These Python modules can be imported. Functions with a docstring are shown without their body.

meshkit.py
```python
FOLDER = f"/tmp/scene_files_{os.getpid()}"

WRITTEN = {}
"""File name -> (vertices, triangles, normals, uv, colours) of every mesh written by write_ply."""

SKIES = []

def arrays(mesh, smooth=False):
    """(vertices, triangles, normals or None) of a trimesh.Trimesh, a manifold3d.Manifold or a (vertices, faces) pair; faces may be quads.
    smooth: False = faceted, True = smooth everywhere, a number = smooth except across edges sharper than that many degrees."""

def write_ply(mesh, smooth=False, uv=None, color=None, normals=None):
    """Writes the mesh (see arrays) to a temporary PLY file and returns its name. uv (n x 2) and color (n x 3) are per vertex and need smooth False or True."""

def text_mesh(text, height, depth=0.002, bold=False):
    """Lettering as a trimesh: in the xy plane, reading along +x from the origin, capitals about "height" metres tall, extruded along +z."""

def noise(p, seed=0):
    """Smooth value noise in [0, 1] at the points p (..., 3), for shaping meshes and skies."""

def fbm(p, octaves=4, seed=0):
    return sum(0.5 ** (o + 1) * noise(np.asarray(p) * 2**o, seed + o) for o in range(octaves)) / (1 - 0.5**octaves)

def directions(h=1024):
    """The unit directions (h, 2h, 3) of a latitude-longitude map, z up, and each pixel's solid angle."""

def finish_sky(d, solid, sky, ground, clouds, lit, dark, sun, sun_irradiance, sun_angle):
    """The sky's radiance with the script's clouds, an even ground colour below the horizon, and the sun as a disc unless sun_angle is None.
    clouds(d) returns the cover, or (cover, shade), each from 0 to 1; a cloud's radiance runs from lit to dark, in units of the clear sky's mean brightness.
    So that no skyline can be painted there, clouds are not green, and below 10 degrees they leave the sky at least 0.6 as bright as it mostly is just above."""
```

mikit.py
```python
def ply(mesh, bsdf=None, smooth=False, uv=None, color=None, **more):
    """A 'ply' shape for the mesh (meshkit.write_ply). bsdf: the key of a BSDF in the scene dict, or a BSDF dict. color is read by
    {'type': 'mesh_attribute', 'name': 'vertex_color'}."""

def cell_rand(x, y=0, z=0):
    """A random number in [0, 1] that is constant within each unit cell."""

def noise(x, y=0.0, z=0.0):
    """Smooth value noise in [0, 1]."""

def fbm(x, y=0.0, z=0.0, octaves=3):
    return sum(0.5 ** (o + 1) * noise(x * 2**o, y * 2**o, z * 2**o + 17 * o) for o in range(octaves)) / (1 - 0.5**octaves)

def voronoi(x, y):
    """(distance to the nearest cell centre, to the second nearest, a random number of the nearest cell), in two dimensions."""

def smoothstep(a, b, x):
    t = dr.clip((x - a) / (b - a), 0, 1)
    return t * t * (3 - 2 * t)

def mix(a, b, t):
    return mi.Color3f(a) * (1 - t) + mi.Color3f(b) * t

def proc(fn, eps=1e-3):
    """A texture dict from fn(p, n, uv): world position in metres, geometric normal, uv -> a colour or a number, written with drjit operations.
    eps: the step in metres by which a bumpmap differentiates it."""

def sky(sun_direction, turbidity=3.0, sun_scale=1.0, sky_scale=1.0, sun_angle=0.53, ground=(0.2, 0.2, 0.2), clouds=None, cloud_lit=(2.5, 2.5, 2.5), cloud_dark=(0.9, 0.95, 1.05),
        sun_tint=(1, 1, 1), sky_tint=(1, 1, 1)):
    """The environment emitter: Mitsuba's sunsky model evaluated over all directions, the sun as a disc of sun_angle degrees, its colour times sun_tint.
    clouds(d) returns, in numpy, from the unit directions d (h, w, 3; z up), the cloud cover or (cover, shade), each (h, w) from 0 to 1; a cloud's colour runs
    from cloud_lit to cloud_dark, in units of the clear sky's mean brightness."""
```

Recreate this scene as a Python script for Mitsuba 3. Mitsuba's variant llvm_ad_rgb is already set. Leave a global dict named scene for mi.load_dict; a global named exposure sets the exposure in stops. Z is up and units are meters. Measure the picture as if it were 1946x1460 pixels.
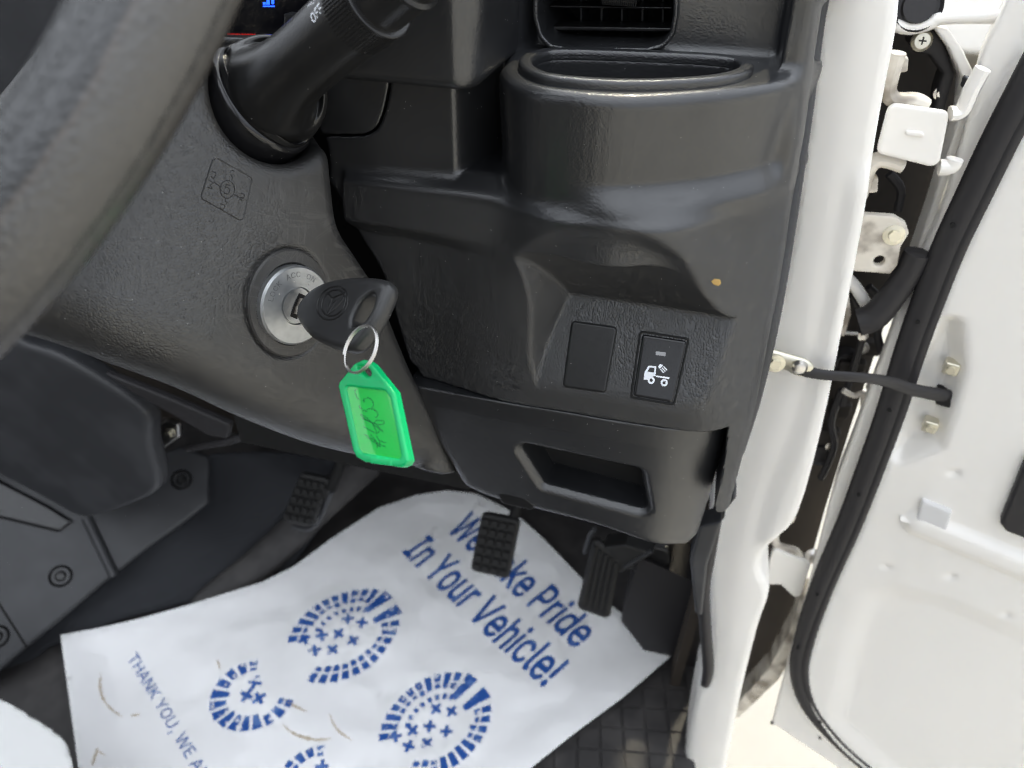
import math, random, time
import numpy as np, trimesh, shapely
import shapely.geometry as sg
import mitsuba as mi, drjit as dr
import mikit, meshkit
from mikit import proc, noise, fbm, voronoi, cell_rand, smoothstep, mix
T = mi.ScalarTransform4f
scene, labels = {}, {}
random.seed(4); RNG = np.random.default_rng(4)

# ------------------------------------------------------------------ camera (at the origin; x right, y forward, z up; ground at z = -1.35)
F, CX, CY = 1351.0, 973.0, 730.0
_p, _y, _r = np.radians([37.0, 14.0, 1.5])
FWD = np.array([-np.sin(_y)*np.cos(_p), np.cos(_y)*np.cos(_p), -np.sin(_p)])
_R0 = np.array([np.cos(_y), np.sin(_y), 0.0]); _U0 = np.cross(_R0, FWD)
RT = np.cos(_r)*_R0 + np.sin(_r)*_U0; UP = -np.sin(_r)*_R0 + np.cos(_r)*_U0
scene['camera'] = dict(type='thinlens', fov=2*math.degrees(math.atan(973/F)), fov_axis='x', aperture_radius=0.0013, focus_distance=0.325,
                       near_clip=0.01, far_clip=500.0, to_world=T().look_at(origin=[0, 0, 0], target=FWD.tolist(), up=UP.tolist()))
# ------------------------------------------------------------------ light
def cloud_cover(d):
    c = meshkit.fbm(np.stack([d[..., 0]/(d[..., 2]+0.25), d[..., 1]/(d[..., 2]+0.25), 0*d[..., 0]], -1)*1.3+5, 4, 2)
    return 0.75+0.2*np.clip((c-0.30)*4, 0, 1), np.clip(1.0-1.25*d[..., 2]+0.25*(c-0.5), 0, 1)      # bright overhead, dimmer towards the horizon
scene['sky'] = mikit.sky((0.04, 0.56, 0.83), turbidity=4.0, sun_scale=0.45, sun_angle=2.5, sun_tint=(0.92, 1.0, 0.97), ground=(0.40, 0.385, 0.35), clouds=cloud_cover, cloud_lit=(4.6, 4.85, 5.2), cloud_dark=(1.5, 1.55, 1.65))
exposure = 2.1

# ------------------------------------------------------------------ from a photograph pixel to a point of the place
def ray(u, v): return FWD + (u-CX)/F*RT - (v-CY)/F*UP
def Y(u, v, y): d = ray(u, v); return d*(y/d[1])
def Z(u, v, z): d = ray(u, v); return d*(z/d[2])
def PL(u, v, p0, n): d = ray(u, v); return d*(np.dot(p0, n)/np.dot(d, n))
def D(u, v, t): d = ray(u, v); return d/np.linalg.norm(d)*t
def nrm(v): v = np.asarray(v, float); return v/np.linalg.norm(v)
def xz(pts, y): return np.array([Y(u, v, y)[[0, 2]] for u, v in pts])

class Frame:
    """a local frame: origin o, axes a, b, n"""
    def __init__(s, o, a, n): s.o = np.asarray(o, float); s.n = nrm(n); a = np.asarray(a, float); s.a = nrm(a-(a@s.n)*s.n); s.b = np.cross(s.n, s.a); s.M = np.stack([s.a, s.b, s.n])
    def w(s, p): return np.asarray(p)@s.M+s.o
    def l(s, p): return (np.asarray(p)-s.o)@s.M.T
    def px(s, pts, h=0.0): return np.array([s.l(PL(u, v, s.o+h*s.n, s.n))[:2] for u, v in pts])
    def mesh(s, m): m = m.copy(); m.vertices = s.w(m.vertices); return m
WF = Frame([0, 0, 0], [1, 0, 0], [0, -1, 0])   # a = x, b = z, n = towards the driver

# ------------------------------------------------------------------ distance functions
def smax(a, b, k): h = np.maximum(k-np.abs(a-b), 0)/k; return np.maximum(a, b)+h*h*k*0.25
def smin(a, b, k): return -smax(-a, -b, k)
def spl(x, k): return k*np.logaddexp(0, x/k)
def sstep(a, b, x): t = np.clip((x-a)/(b-a), 0, 1); return t*t*(3-2*t)
def _segs(P, x, y):
    best = np.full(x.shape, 1e9); sgn = np.zeros(x.shape)
    for (x0, y0), (x1, y1) in zip(P[:-1], P[1:]):
        dx, dy = x1-x0, y1-y0; L = dx*dx+dy*dy+1e-18
        t = np.clip(((x-x0)*dx+(y-y0)*dy)/L, 0, 1)
        d = np.hypot(x-x0-t*dx, y-y0-t*dy); c = (dx*(y-y0)-dy*(x-x0))
        m = d < best-1e-9; best = np.where(m, d, best); sgn = np.where(m, np.sign(c), sgn)
    return best, sgn
_TAB = {}
def _table(kind, fn, P, x, y):
    """a distance looked up in a table made once per outline, where very many points ask for it"""
    k = (kind, id(P)); e = 1e-9
    t = _TAB.get(k)
    if t is None or x.min() < t[1]-e or x.max() > t[2]+e or y.min() < t[3]-e or y.max() > t[4]+e:
        x0, x1, y0, y1 = x.min()-0.004, x.max()+0.004, y.min()-0.004, y.max()+0.004
        if t: x0, x1, y0, y1 = min(x0, t[1]), max(x1, t[2]), min(y0, t[3]), max(y1, t[4])
        st = max(x1-x0, y1-y0)/600; nx, ny = int((x1-x0)/st)+2, int((y1-y0)/st)+2
        gx, gy = np.meshgrid(x0+st*np.arange(nx), y0+st*np.arange(ny), indexing='ij')
        t = (P, x0, x1, y0, y1, st, fn(P, gx, gy)); _TAB[k] = t
    fx, fy = (x-t[1])/t[5], (y-t[3])/t[5]
    i, j = np.clip(fx.astype(int), 0, t[6].shape[0]-2), np.clip(fy.astype(int), 0, t[6].shape[1]-2); fx, fy = fx-i, fy-j; G = t[6]
    return (G[i, j]*(1-fx)+G[i+1, j]*fx)*(1-fy)+(G[i, j+1]*(1-fx)+G[i+1, j+1]*fx)*fy
def sd_poly(P, x, y):
    return _table('p', sd_poly_, P, x, y) if isinstance(P, np.ndarray) and x.size > 20000 else sd_poly_(P, x, y)
def sd_line(P, x, y):
    return _table('l', sd_line_, P, x, y) if isinstance(P, np.ndarray) and x.size > 20000 else sd_line_(P, x, y)
def sd_poly_(P, x, y):
    """signed distance to a closed polygon, negative inside"""
    P = np.asarray(P); Q = np.vstack([P, P[:1]]); d, _ = _segs(Q, x, y)
    ins = np.zeros(x.shape, bool)
    for (x0, y0), (x1, y1) in zip(Q[:-1], Q[1:]):
        if y0 != y1: ins ^= ((y0 > y) != (y1 > y)) & (x < (x1-x0)*(y-y0)/(y1-y0)+x0)
    return np.where(ins, -d, d)
def sd_line_(P, x, y):
    """distance to an open polyline, positive on its left"""
    d, s = _segs(np.asarray(P), x, y); return d*s
def curve(pts, n=8, closed=False):
    """a smooth curve through the points (Catmull-Rom)"""
    p = np.asarray(pts, float); N = len(p); out = []
    for i in range(N if closed else N-1):
        q = [p[(i+k) % N] if closed else p[min(max(i+k, 0), N-1)] for k in (-1, 0, 1, 2)]
        for t in np.arange(n)/n:
            out.append(0.5*(2*q[1]+(q[2]-q[0])*t+(2*q[0]-5*q[1]+4*q[2]-q[3])*t*t+(3*q[1]-q[0]-3*q[2]+q[3])*t**3))
    if not closed: out.append(p[-1])
    return np.array(out)

def solid(f, lo, hi, h, newton=1):
    """closed mesh of f < 0 (surface nets, evaluated near the surface only, vertices moved onto the surface)"""
    lo, hi = np.asarray(lo, float), np.asarray(hi, float); H = 4*h
    nc = np.ceil((hi-lo)/H).astype(int)
    ax = [lo[k]+H*np.arange(nc[k]+1) for k in range(3)]
    fc = f(*np.meshgrid(*ax, indexing='ij'))
    mn = np.full(nc, 1e9)
    mx = np.full(nc, -1e9)
    for i, j, k in np.ndindex(2, 2, 2):
        c = fc[i:nc[0]+i, j:nc[1]+j, k:nc[2]+k]; mn = np.minimum(mn, np.abs(c)); mx = np.maximum(mx, c)
    act = (mn < H*1.08)
    nf = nc*4+1
    val = np.repeat(np.repeat(np.repeat(np.sign(fc[:-1, :-1, :-1]), 4, 0), 4, 1), 4, 2)
    V = np.ones(nf); V[:-1, :-1, :-1] = val
    need = np.zeros(nf, bool); A = np.repeat(np.repeat(np.repeat(act, 4, 0), 4, 1), 4, 2)
    for i, j, k in np.ndindex(2, 2, 2): need[i:nf[0]-1+i, j:nf[1]-1+j, k:nf[2]-1+k] |= A
    I = np.argwhere(need); P = lo+I*h
    V[need] = f(P[:, 0], P[:, 1], P[:, 2])
    for k in range(3):   # close at the box
        sl = [slice(None)]*3
        for e in (0, -1): sl[k] = e; V[tuple(sl)] = np.maximum(V[tuple(sl)], 1e-6)
    S = V < 0
    cnt = sum(S[i:nf[0]-1+i, j:nf[1]-1+j, k:nf[2]-1+k].astype(np.int8) for i, j, k in np.ndindex(2, 2, 2))
    cell = (cnt > 0) & (cnt < 8); C = np.argwhere(cell)
    idx = np.full(cell.shape, -1); idx[cell] = np.arange(len(C))
    acc, n = np.zeros((len(C), 3)), np.zeros(len(C))
    for k in range(3):
        o = [q for q in range(3) if q != k]
        for a, b in np.ndindex(2, 2):
            s = np.zeros(3, int); s[o[0]], s[o[1]] = a, b; e = s.copy(); e[k] = 1
            v0, v1 = V[tuple((C+s).T)], V[tuple((C+e).T)]; m = (v0 < 0) != (v1 < 0)
            t = np.where(m, v0/np.where(v0 == v1, 1, v0-v1), 0); p = C+s+0.0; p[:, k] += t
            acc += np.where(m[:, None], p, 0); n += m
    X = lo+acc/np.maximum(n, 1)[:, None]*h
    fs = []
    for k in range(3):
        o1, o2 = (k+1) % 3, (k+2) % 3
        a = [slice(0, -1)]*3; b = list(a); a = [slice(1, -1)]*3; b = [slice(1, -1)]*3
        a[k] = slice(0, -1); b[k] = slice(1, None)
        A0, A1 = S[tuple(a)], S[tuple(b)]; E = np.argwhere(A0 != A1)
        off = np.ones(3, int); off[k] = 0; E = E+off; flip = ~S[tuple(E.T)]
        d1, d2 = np.eye(3, dtype=int)[o1], np.eye(3, dtype=int)[o2]
        q = np.stack([idx[tuple((E-d1-d2).T)], idx[tuple((E-d2).T)], idx[tuple(E.T)], idx[tuple((E-d1).T)]], 1)
        q[flip] = q[flip][:, ::-1]; fs.append(q)
    q = np.vstack(fs); q = q[(q >= 0).all(1)]
    def g(P):
        e = 0.25*h; v = f(*P.T); return v, np.stack([(f(*(P+e*d).T)-v)/e for d in np.eye(3)], 1)
    for _ in range(newton):
        v, G = g(X); st = -v/np.maximum((G*G).sum(1), 0.05); st = np.clip(st, -0.6*h, 0.6*h)
        X = X+G*st[:, None]
    X = np.clip(X, lo, hi)
    return trimesh.Trimesh(X, np.vstack([q[:, [0, 1, 2]], q[:, [0, 2, 3]]]), process=False)

def fsolid(fr, f, lo, hi, h): return fr.mesh(solid(f, lo, hi, h))
def plate(fr, P, t0, t1, r=0.001, h=None, holes=(), extra=None):
    """an outline P in the frame's plane, from height t0 to t1, with rounded edges"""
    P = np.asarray(P); c, w = (t0+t1)/2, (t1-t0)/2
    lo, hi = P.min(0), P.max(0); h = h or max((hi-lo).max()/110, 0.0003)
    def f(a, b, n):
        d = smax(sd_poly(P, a, b), np.abs(n-c)-w, r)
        for q in holes: d = smax(d, -sd_poly(q, a, b), r)
        if extra: d = extra(d, a, b, n)
        return d
    return fsolid(fr, f, [*(lo-3*h), t0-3*h], [*(hi+3*h), t1+3*h], h)
def prism(fr, P, t0, t1, holes=()):
    """a sharp extrusion (cheap)"""
    pg = sg.Polygon(P, holes).buffer(0)
    ms = [trimesh.creation.extrude_polygon(g, t1-t0, engine='earcut') for g in getattr(pg, 'geoms', [pg])]
    m = trimesh.util.concatenate(ms); m.vertices[:, 2] += t0; return fr.mesh(m)
def tube(pts, rad, sides=16, n=6, squash=None, caps=True):
    """a round bar along a smooth path; squash = (direction, factor) flattens it"""
    c = curve(np.c_[np.asarray(pts, float), np.broadcast_to(rad, (len(pts),))], n) if n > 1 else np.c_[np.asarray(pts, float), np.broadcast_to(rad, (len(pts),))]
    p, r = c[:, :3], c[:, 3]; t = np.gradient(p, axis=0); t /= np.linalg.norm(t, axis=1, keepdims=True)+1e-12
    a = np.cross(t[0], [0.31, 0.2, 0.93]); fr = []
    for k in range(len(p)):
        a = a-(a@t[k])*t[k]; a = nrm(a); fr.append((a, np.cross(t[k], a)))
    A, B = np.array([x for x, _ in fr]), np.array([x for _, x in fr]); th = np.arange(sides)*2*np.pi/sides
    off = np.cos(th)[None, :, None]*A[:, None]+np.sin(th)[None, :, None]*B[:, None]
    if squash is not None: d = nrm(squash[0]); off = off-(1-squash[1])*(off@d)[..., None]*d
    v = (p[:, None]+r[:, None, None]*off).reshape(-1, 3)
    i, j = np.meshgrid(np.arange(len(p)-1), np.arange(sides), indexing='ij')
    q = np.stack([i*sides+j, i*sides+(j+1) % sides, (i+1)*sides+(j+1) % sides, (i+1)*sides+j], -1).reshape(-1, 4)
    f = np.vstack([q[:, [0, 1, 2]], q[:, [0, 2, 3]]])
    if caps:
        nv = len(v); v = np.vstack([v, p[0], p[-1]]); k = np.arange(sides); L = (len(p)-1)*sides
        f = np.vstack([f, np.c_[(k+1) % sides, k, k*0+nv], np.c_[L+k, L+(k+1) % sides, k*0+nv+1]])
    return trimesh.Trimesh(v, f, process=False)
def lathe(fr, prof, n=48):
    """prof: (radius, height) pairs, turned round the frame's n axis"""
    m = trimesh.creation.revolve(np.asarray(prof, float), sections=n); return fr.mesh(m)
def box(lo, hi, r=0.0):
    lo, hi = np.asarray(lo, float), np.asarray(hi, float)
    if r <= 0: m = trimesh.creation.box(hi-lo); m.apply_translation((lo+hi)/2); return m
    import manifold3d as m3
    s = [m3.Manifold.sphere(r, 16).translate([x, y, z]) for x in (lo[0]+r, hi[0]-r) for y in (lo[1]+r, hi[1]-r) for z in (lo[2]+r, hi[2]-r)]
    m = m3.Manifold.batch_hull(s).to_mesh(); return trimesh.Trimesh(m.vert_properties[:, :3], m.tri_verts)
def cat(*ms): return trimesh.util.concatenate([m for m in ms])
def ell(c, ax, ay, n=48): t = np.arange(n)*2*np.pi/n; return np.asarray(c)+np.cos(t)[:, None]*np.asarray(ax)+np.sin(t)[:, None]*np.asarray(ay)
def rrect(P, r, n=5): g = sg.Polygon(P).buffer(-r).buffer(r, quad_segs=n); return np.array(g.exterior.coords)[:-1]

# ------------------------------------------------------------------ names
def numbered(k):
    if k not in scene and k not in labels: return k
    i = 1
    while f'{k}_{i:03d}' in scene or f'{k}_{i:03d}' in labels: i += 1
    return f'{k}_{i:03d}'
def obj(name, mesh, m, parent=None, smooth=40, label=None, cat_=None, group=None, kind=None):
    key = numbered(f'{parent}__{name}' if parent else name)
    scene[key] = mikit.ply(mesh, m, smooth); note(key, label, cat_, group, kind); return key
def note(key, label=None, cat_=None, group=None, kind=None):
    d = {k: v for k, v in (('label', label), ('category', cat_), ('group', group), ('kind', kind)) if v}
    if d: labels[key] = d
def thing(name, label, cat_, group=None, kind=None):
    key = numbered(name); note(key, label, cat_, group, kind); return key

# ------------------------------------------------------------------ materials
def grain(e1, e2, cell, warp=0.5, fine_above=None):
    e1, e2 = [float(x) for x in e1], [float(x) for x in e2]
    def fn(p, n, uv):
        a = (p.x*e1[0]+p.y*e1[1]+p.z*e1[2])/cell; b = (p.x*e2[0]+p.y*e2[1]+p.z*e2[2])/cell
        a2 = a+warp*(noise(a*0.7, b*0.7, 3.0)-0.5)*2; b2 = b+warp*(noise(a*0.7, b*0.7, 9.0)-0.5)*2
        f1, f2, r = voronoi(a2, b2)
        g = smoothstep(0.02, 0.45, f2-f1)*(0.75+0.5*r)
        if fine_above is not None:
            q = 0.0008
            t = smoothstep(fine_above-0.004, fine_above+0.003, p.z)
            g = g*(1-t)+t*0.38*(noise(p.x/q, p.y/q, p.z/q)+0.5*noise(p.x/q*2.2, p.y/q*2.2, p.z/q*2.2))
        return g
    return proc(fn, eps=cell*0.12)
def finegrain(cell):
    return proc(lambda p, n, uv: noise(p.x/cell, p.y/cell, p.z/cell)*0.65+0.35*noise(p.x/cell*2.1, p.y/cell*2.1, p.z/cell*2.1), eps=cell*0.2)
def dusty(base, dust=0.13, amount=0.0022, cell=0.0008, scuff=None):
    """black plastic with pale specks of dust and, inside scuff = (centre, radius), fine curved scratches"""
    c = None if scuff is None else [float(x) for x in scuff[0]]
    def fn(p, n, uv):
        x, y, z = p.x/cell, p.y/cell, p.z/cell
        r = cell_rand(x+3, y, z); fx, fy, fz = x-dr.floor(x)-0.5, y-dr.floor(y)-0.5, z-dr.floor(z)-0.5
        spot = dr.select((r > 1-amount) & (fx*fx+fy*fy+fz*fz < 0.12), 1.0, 0.0)
        cloud = smoothstep(0.35, 0.8, fbm(p.x*22, p.y*22, p.z*22))
        col = mix(base, [b*1.5+0.004 for b in base], cloud*0.7)
        if c is not None:
            d = dr.sqrt(dr.square(p.x-c[0])+dr.square(p.y-c[1])+dr.square(p.z-c[2])); s = mi.Float(0)
            qa = p.x*float(RT[0])+p.y*float(RT[1])+p.z*float(RT[2]); qb = p.x*float(UP[0])+p.y*float(UP[1])+p.z*float(UP[2])
            for k in range(7):
                t = 0.4+k*1.37; ca, sa = math.cos(t), math.sin(t); u_ = qa*ca+qb*sa; v_ = qb*ca-qa*sa+0.004*noise(u_*60+k, 3.0*k, 1.0)
                v = noise(u_*28+9*k, v_*1000, 7.0*k); gate = smoothstep(0.60, 0.72, noise(u_*150+k*5, v_*260, 9.0*k))
                s = s+dr.select(dr.abs(v-0.5) < 0.05, 1.0, 0.0)*gate
            s = dr.minimum(s, 1)*smoothstep(scuff[1], scuff[1]*0.45, d)
            col = mix(col, (0.16, 0.152, 0.145), s*0.11)
        return mix(col, (dust, dust, dust*0.96), spot)
    return proc(fn)
def pbsdf(base, rough, spec=0.5, metal=0.0, bump=None, scale=1.0, **kw):
    b = {'type': 'principled', 'base_color': base if isinstance(base, dict) else {'type': 'rgb', 'value': list(base)},
         'roughness': rough, 'metallic': float(metal), **kw}
    if not metal: b['specular'] = float(spec)
    if bump is not None: b = {'type': 'bumpmap', 'tex': bump, 'scale': float(scale), 'bsdf': b}
    return {'type': 'twosided', 'bsdf': b}
K = (0.0105, 0.0110, 0.0122)
LOCK_AT = Y(560, 578, 0.262)
gx, gz = [1, 0, 0], [0, -0.35, 0.94]
scene['dash_grain'] = pbsdf(dusty(K), 0.30, 0.85, bump=grain(gx, gz, 0.00135, fine_above=-0.131), scale=0.00022)
scene['dash_fine'] = pbsdf(dusty(K), 0.29, 0.85, bump=finegrain(0.0007), scale=0.0002)
scene['column_grain'] = pbsdf(dusty((0.0150, 0.0149, 0.0150), scuff=(LOCK_AT+np.array([0, 0, 0.02]), 0.06)), 0.32, 0.85, bump=grain(RT, UP, 0.0012), scale=0.00014)
scene['lock_ring_black'] = pbsdf(dusty((0.03, 0.029, 0.028), scuff=(LOCK_AT, 0.2)), 0.42, bump=finegrain(0.0005), scale=0.00008)
scene['smooth_black'] = pbsdf(dusty((0.008, 0.008, 0.0083), amount=0.0015), 0.28, bump=finegrain(0.0004), scale=0.00002)
scene['key_plastic'] = pbsdf(dusty((0.018, 0.018, 0.0185), amount=0.003), 0.36, 0.6, bump=finegrain(0.0004), scale=0.00003)
scene['gloss_black'] = pbsdf(dusty((0.008, 0.008, 0.009), amount=0.002), 0.16)
scene['matt_black'] = pbsdf((0.006, 0.006, 0.006), 0.7, 0.3)
scene['grey_plastic'] = pbsdf(dusty((0.026, 0.027, 0.030), amount=0.001), 0.45, bump=finegrain(0.0008), scale=0.00008)
scene['rubber'] = pbsdf((0.018, 0.017, 0.0185), 0.55, 0.4, bump=finegrain(0.0012), scale=0.00008)
scene['pedal_rubber'] = pbsdf((0.013, 0.013, 0.013), 0.5, 0.4)
def paintcol(p, n, uv): return mix((0.755, 0.735, 0.695), (0.71, 0.69, 0.65), fbm(p.x*9, p.y*9, p.z*9))
scene['white_paint'] = pbsdf(proc(paintcol), 0.32, 0.5, clearcoat=0.6, clearcoat_gloss=0.85)
def dirtypaint(p, n, uv): return mix((0.60, 0.56, 0.49), (0.22, 0.19, 0.155), smoothstep(0.42, 0.75, fbm(p.x*60, p.y*60, p.z*60, 4)))
scene['worn_paint'] = pbsdf(proc(dirtypaint), 0.45)
scene['zinc'] = pbsdf(proc(lambda p, n, uv: mix((0.44, 0.45, 0.455), (0.31, 0.32, 0.32), fbm(p.x*300, p.y*300, p.z*300))), 0.38, metal=0.85, bump=finegrain(0.0003), scale=0.00001)
scene['zinc_dark'] = pbsdf((0.20, 0.205, 0.21), 0.4, metal=0.7)
scene['steel'] = pbsdf((0.62, 0.60, 0.57), 0.25, metal=1.0)
scene['bolt_zinc'] = pbsdf((0.66, 0.63, 0.52), 0.3, metal=0.9)
scene['brass_key'] = pbsdf((0.52, 0.47, 0.40), 0.33, metal=0.9)
scene['liner_brown'] = pbsdf(proc(lambda p, n, uv: mix((0.014, 0.012, 0.011), (0.045, 0.037, 0.03), smoothstep(-0.3, -0.55, p.z)*0.8+0.2*fbm(p.x*30, p.y*30, p.z*30))), 0.7, 0.3)
scene['green_frame'] = {'type': 'twosided', 'bsdf': {'type': 'principled', 'base_color': {'type': 'rgb', 'value': [0.0, 0.40, 0.12]}, 'roughness': 0.28, 'specular': 0.5}}
scene['green_card'] = {'type': 'twosided', 'bsdf': {'type': 'principled', 'base_color': {'type': 'rgb', 'value': [0.0, 0.52, 0.06]}, 'roughness': 0.35, 'specular': 0.5}}
scene['ink'] = pbsdf((0.003, 0.10, 0.035), 0.6, 0.2)
scene['print_white'] = pbsdf((0.72, 0.74, 0.78), 0.5)
scene['print_grey'] = pbsdf((0.30, 0.30, 0.31), 0.5)
scene['blue_ink'] = pbsdf(proc(lambda p, n, uv: mix((0.022, 0.085, 0.33), (0.10, 0.19, 0.45), smoothstep(0.5, 0.8, fbm(p.x*120, p.y*120, p.z*120)))), 0.6, 0.2)
def papercol(p, n, uv): return mix((0.88, 0.875, 0.87), (0.82, 0.815, 0.81), smoothstep(0.5, 0.85, fbm(p.x*16, p.y*16, p.z*3, 4)))
scene['paper'] = pbsdf(proc(papercol), 0.6, 0.25, bump=proc(lambda p, n, uv: 0.7*fbm(p.x*20, p.y*20, 1.0, 4)+0.35*dr.abs(fbm(p.x*9+4, p.y*9, 5.0, 3)-0.5)*2+0.2*dr.abs(fbm(p.x*24, p.y*24+3, 8.0, 3)-0.5)*2, eps=0.0015), scale=0.006)
scene['mud'] = pbsdf(proc(lambda p, n, uv: mix((0.66, 0.60, 0.50), (0.40, 0.32, 0.22), fbm(p.x*200, p.y*200, 0))), 0.8, 0.1)
scene['mat_rubber'] = pbsdf(proc(lambda p, n, uv: mix((0.034, 0.032, 0.032), (0.062, 0.058, 0.056), smoothstep(0.4, 0.8, fbm(p.x*30, p.y*30, p.z*30, 4)))), 0.55, 0.4)
scene['carpet'] = pbsdf((0.032, 0.034, 0.039), 0.75, 0.3, bump=grain([0.9, -0.4, 0], [0, 0.4, 0.9], 0.0028), scale=0.0006)
scene['headliner'] = pbsdf((0.16, 0.155, 0.15), 0.9, 0.1)
scene['seat_cloth'] = pbsdf((0.09, 0.085, 0.08), 0.85, 0.2)
def concrete(p, n, uv): return mix((0.49, 0.46, 0.405), (0.41, 0.39, 0.345), fbm(p.x*5, p.y*5, 0, 5))
scene['concrete'] = pbsdf(proc(concrete), 0.9, 0.2)
scene['screen_black'] = pbsdf((0.004, 0.004, 0.006), 0.08)
scene['red_print'] = pbsdf((0.7, 0.015, 0.012), 0.4)
scene['blue_print'] = pbsdf((0.01, 0.05, 0.6), 0.4)
scene['car_glass'] = pbsdf((0.25, 0.3, 0.36), 0.1)
scene['dull_patch'] = pbsdf((0.58, 0.575, 0.565), 0.75)
scene['dry_leaf'] = pbsdf((0.42, 0.27, 0.09), 0.7, 0.2)
scene['white_sheet'] = pbsdf((0.60, 0.60, 0.585), 0.4)

# ================================================================== the setting: ground, cab
g = trimesh.creation.box([400, 400, 0.02]); g.apply_translation([0, 0, -1.36])
obj('ground', g, 'concrete', smooth=False, kind='structure', label='pale sunlit concrete ground beside the vehicle')
FLZ = -0.75
fl = []
body = thing('truck_cab', 'white painted truck cab body around the driver footwell, with the pillar beside the dashboard', 'truck body')
obj('rear_wall', cat(box([-1.35, -0.89, -0.76], [0.10, -0.855, -0.05]), box([-1.35, -0.89, 0.3], [0.10, -0.855, 0.42])), 'headliner', body)
obj('left_wall', box([-1.38, -0.85, -0.9], [-1.352, 0.75, -0.1]), 'headliner', body)
obj('firewall', box([-1.35, 0.72, -0.9], [0.06, 0.75, -0.014]), 'liner_brown', body)
obj('dash_top', box([-1.35, 0.42, -0.012], [0.045, 0.75, 0.0]), 'dash_fine', body)
seat = thing('driver_seat', 'dark grey cloth driver seat behind the viewpoint', 'seat')
obj('cushion', box([-0.60, -0.72, -0.62], [-0.08, -0.22, -0.44], 0.05), 'seat_cloth', seat)
obj('backrest', box([-0.60, -0.84, -0.44], [-0.08, -0.70, 0.2], 0.05), 'seat_cloth', seat)
obj('floor', box([-1.35, -0.75, -0.80], [0.105, 0.72, FLZ-0.004]), 'mat_rubber', smooth=False, kind='structure')

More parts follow.
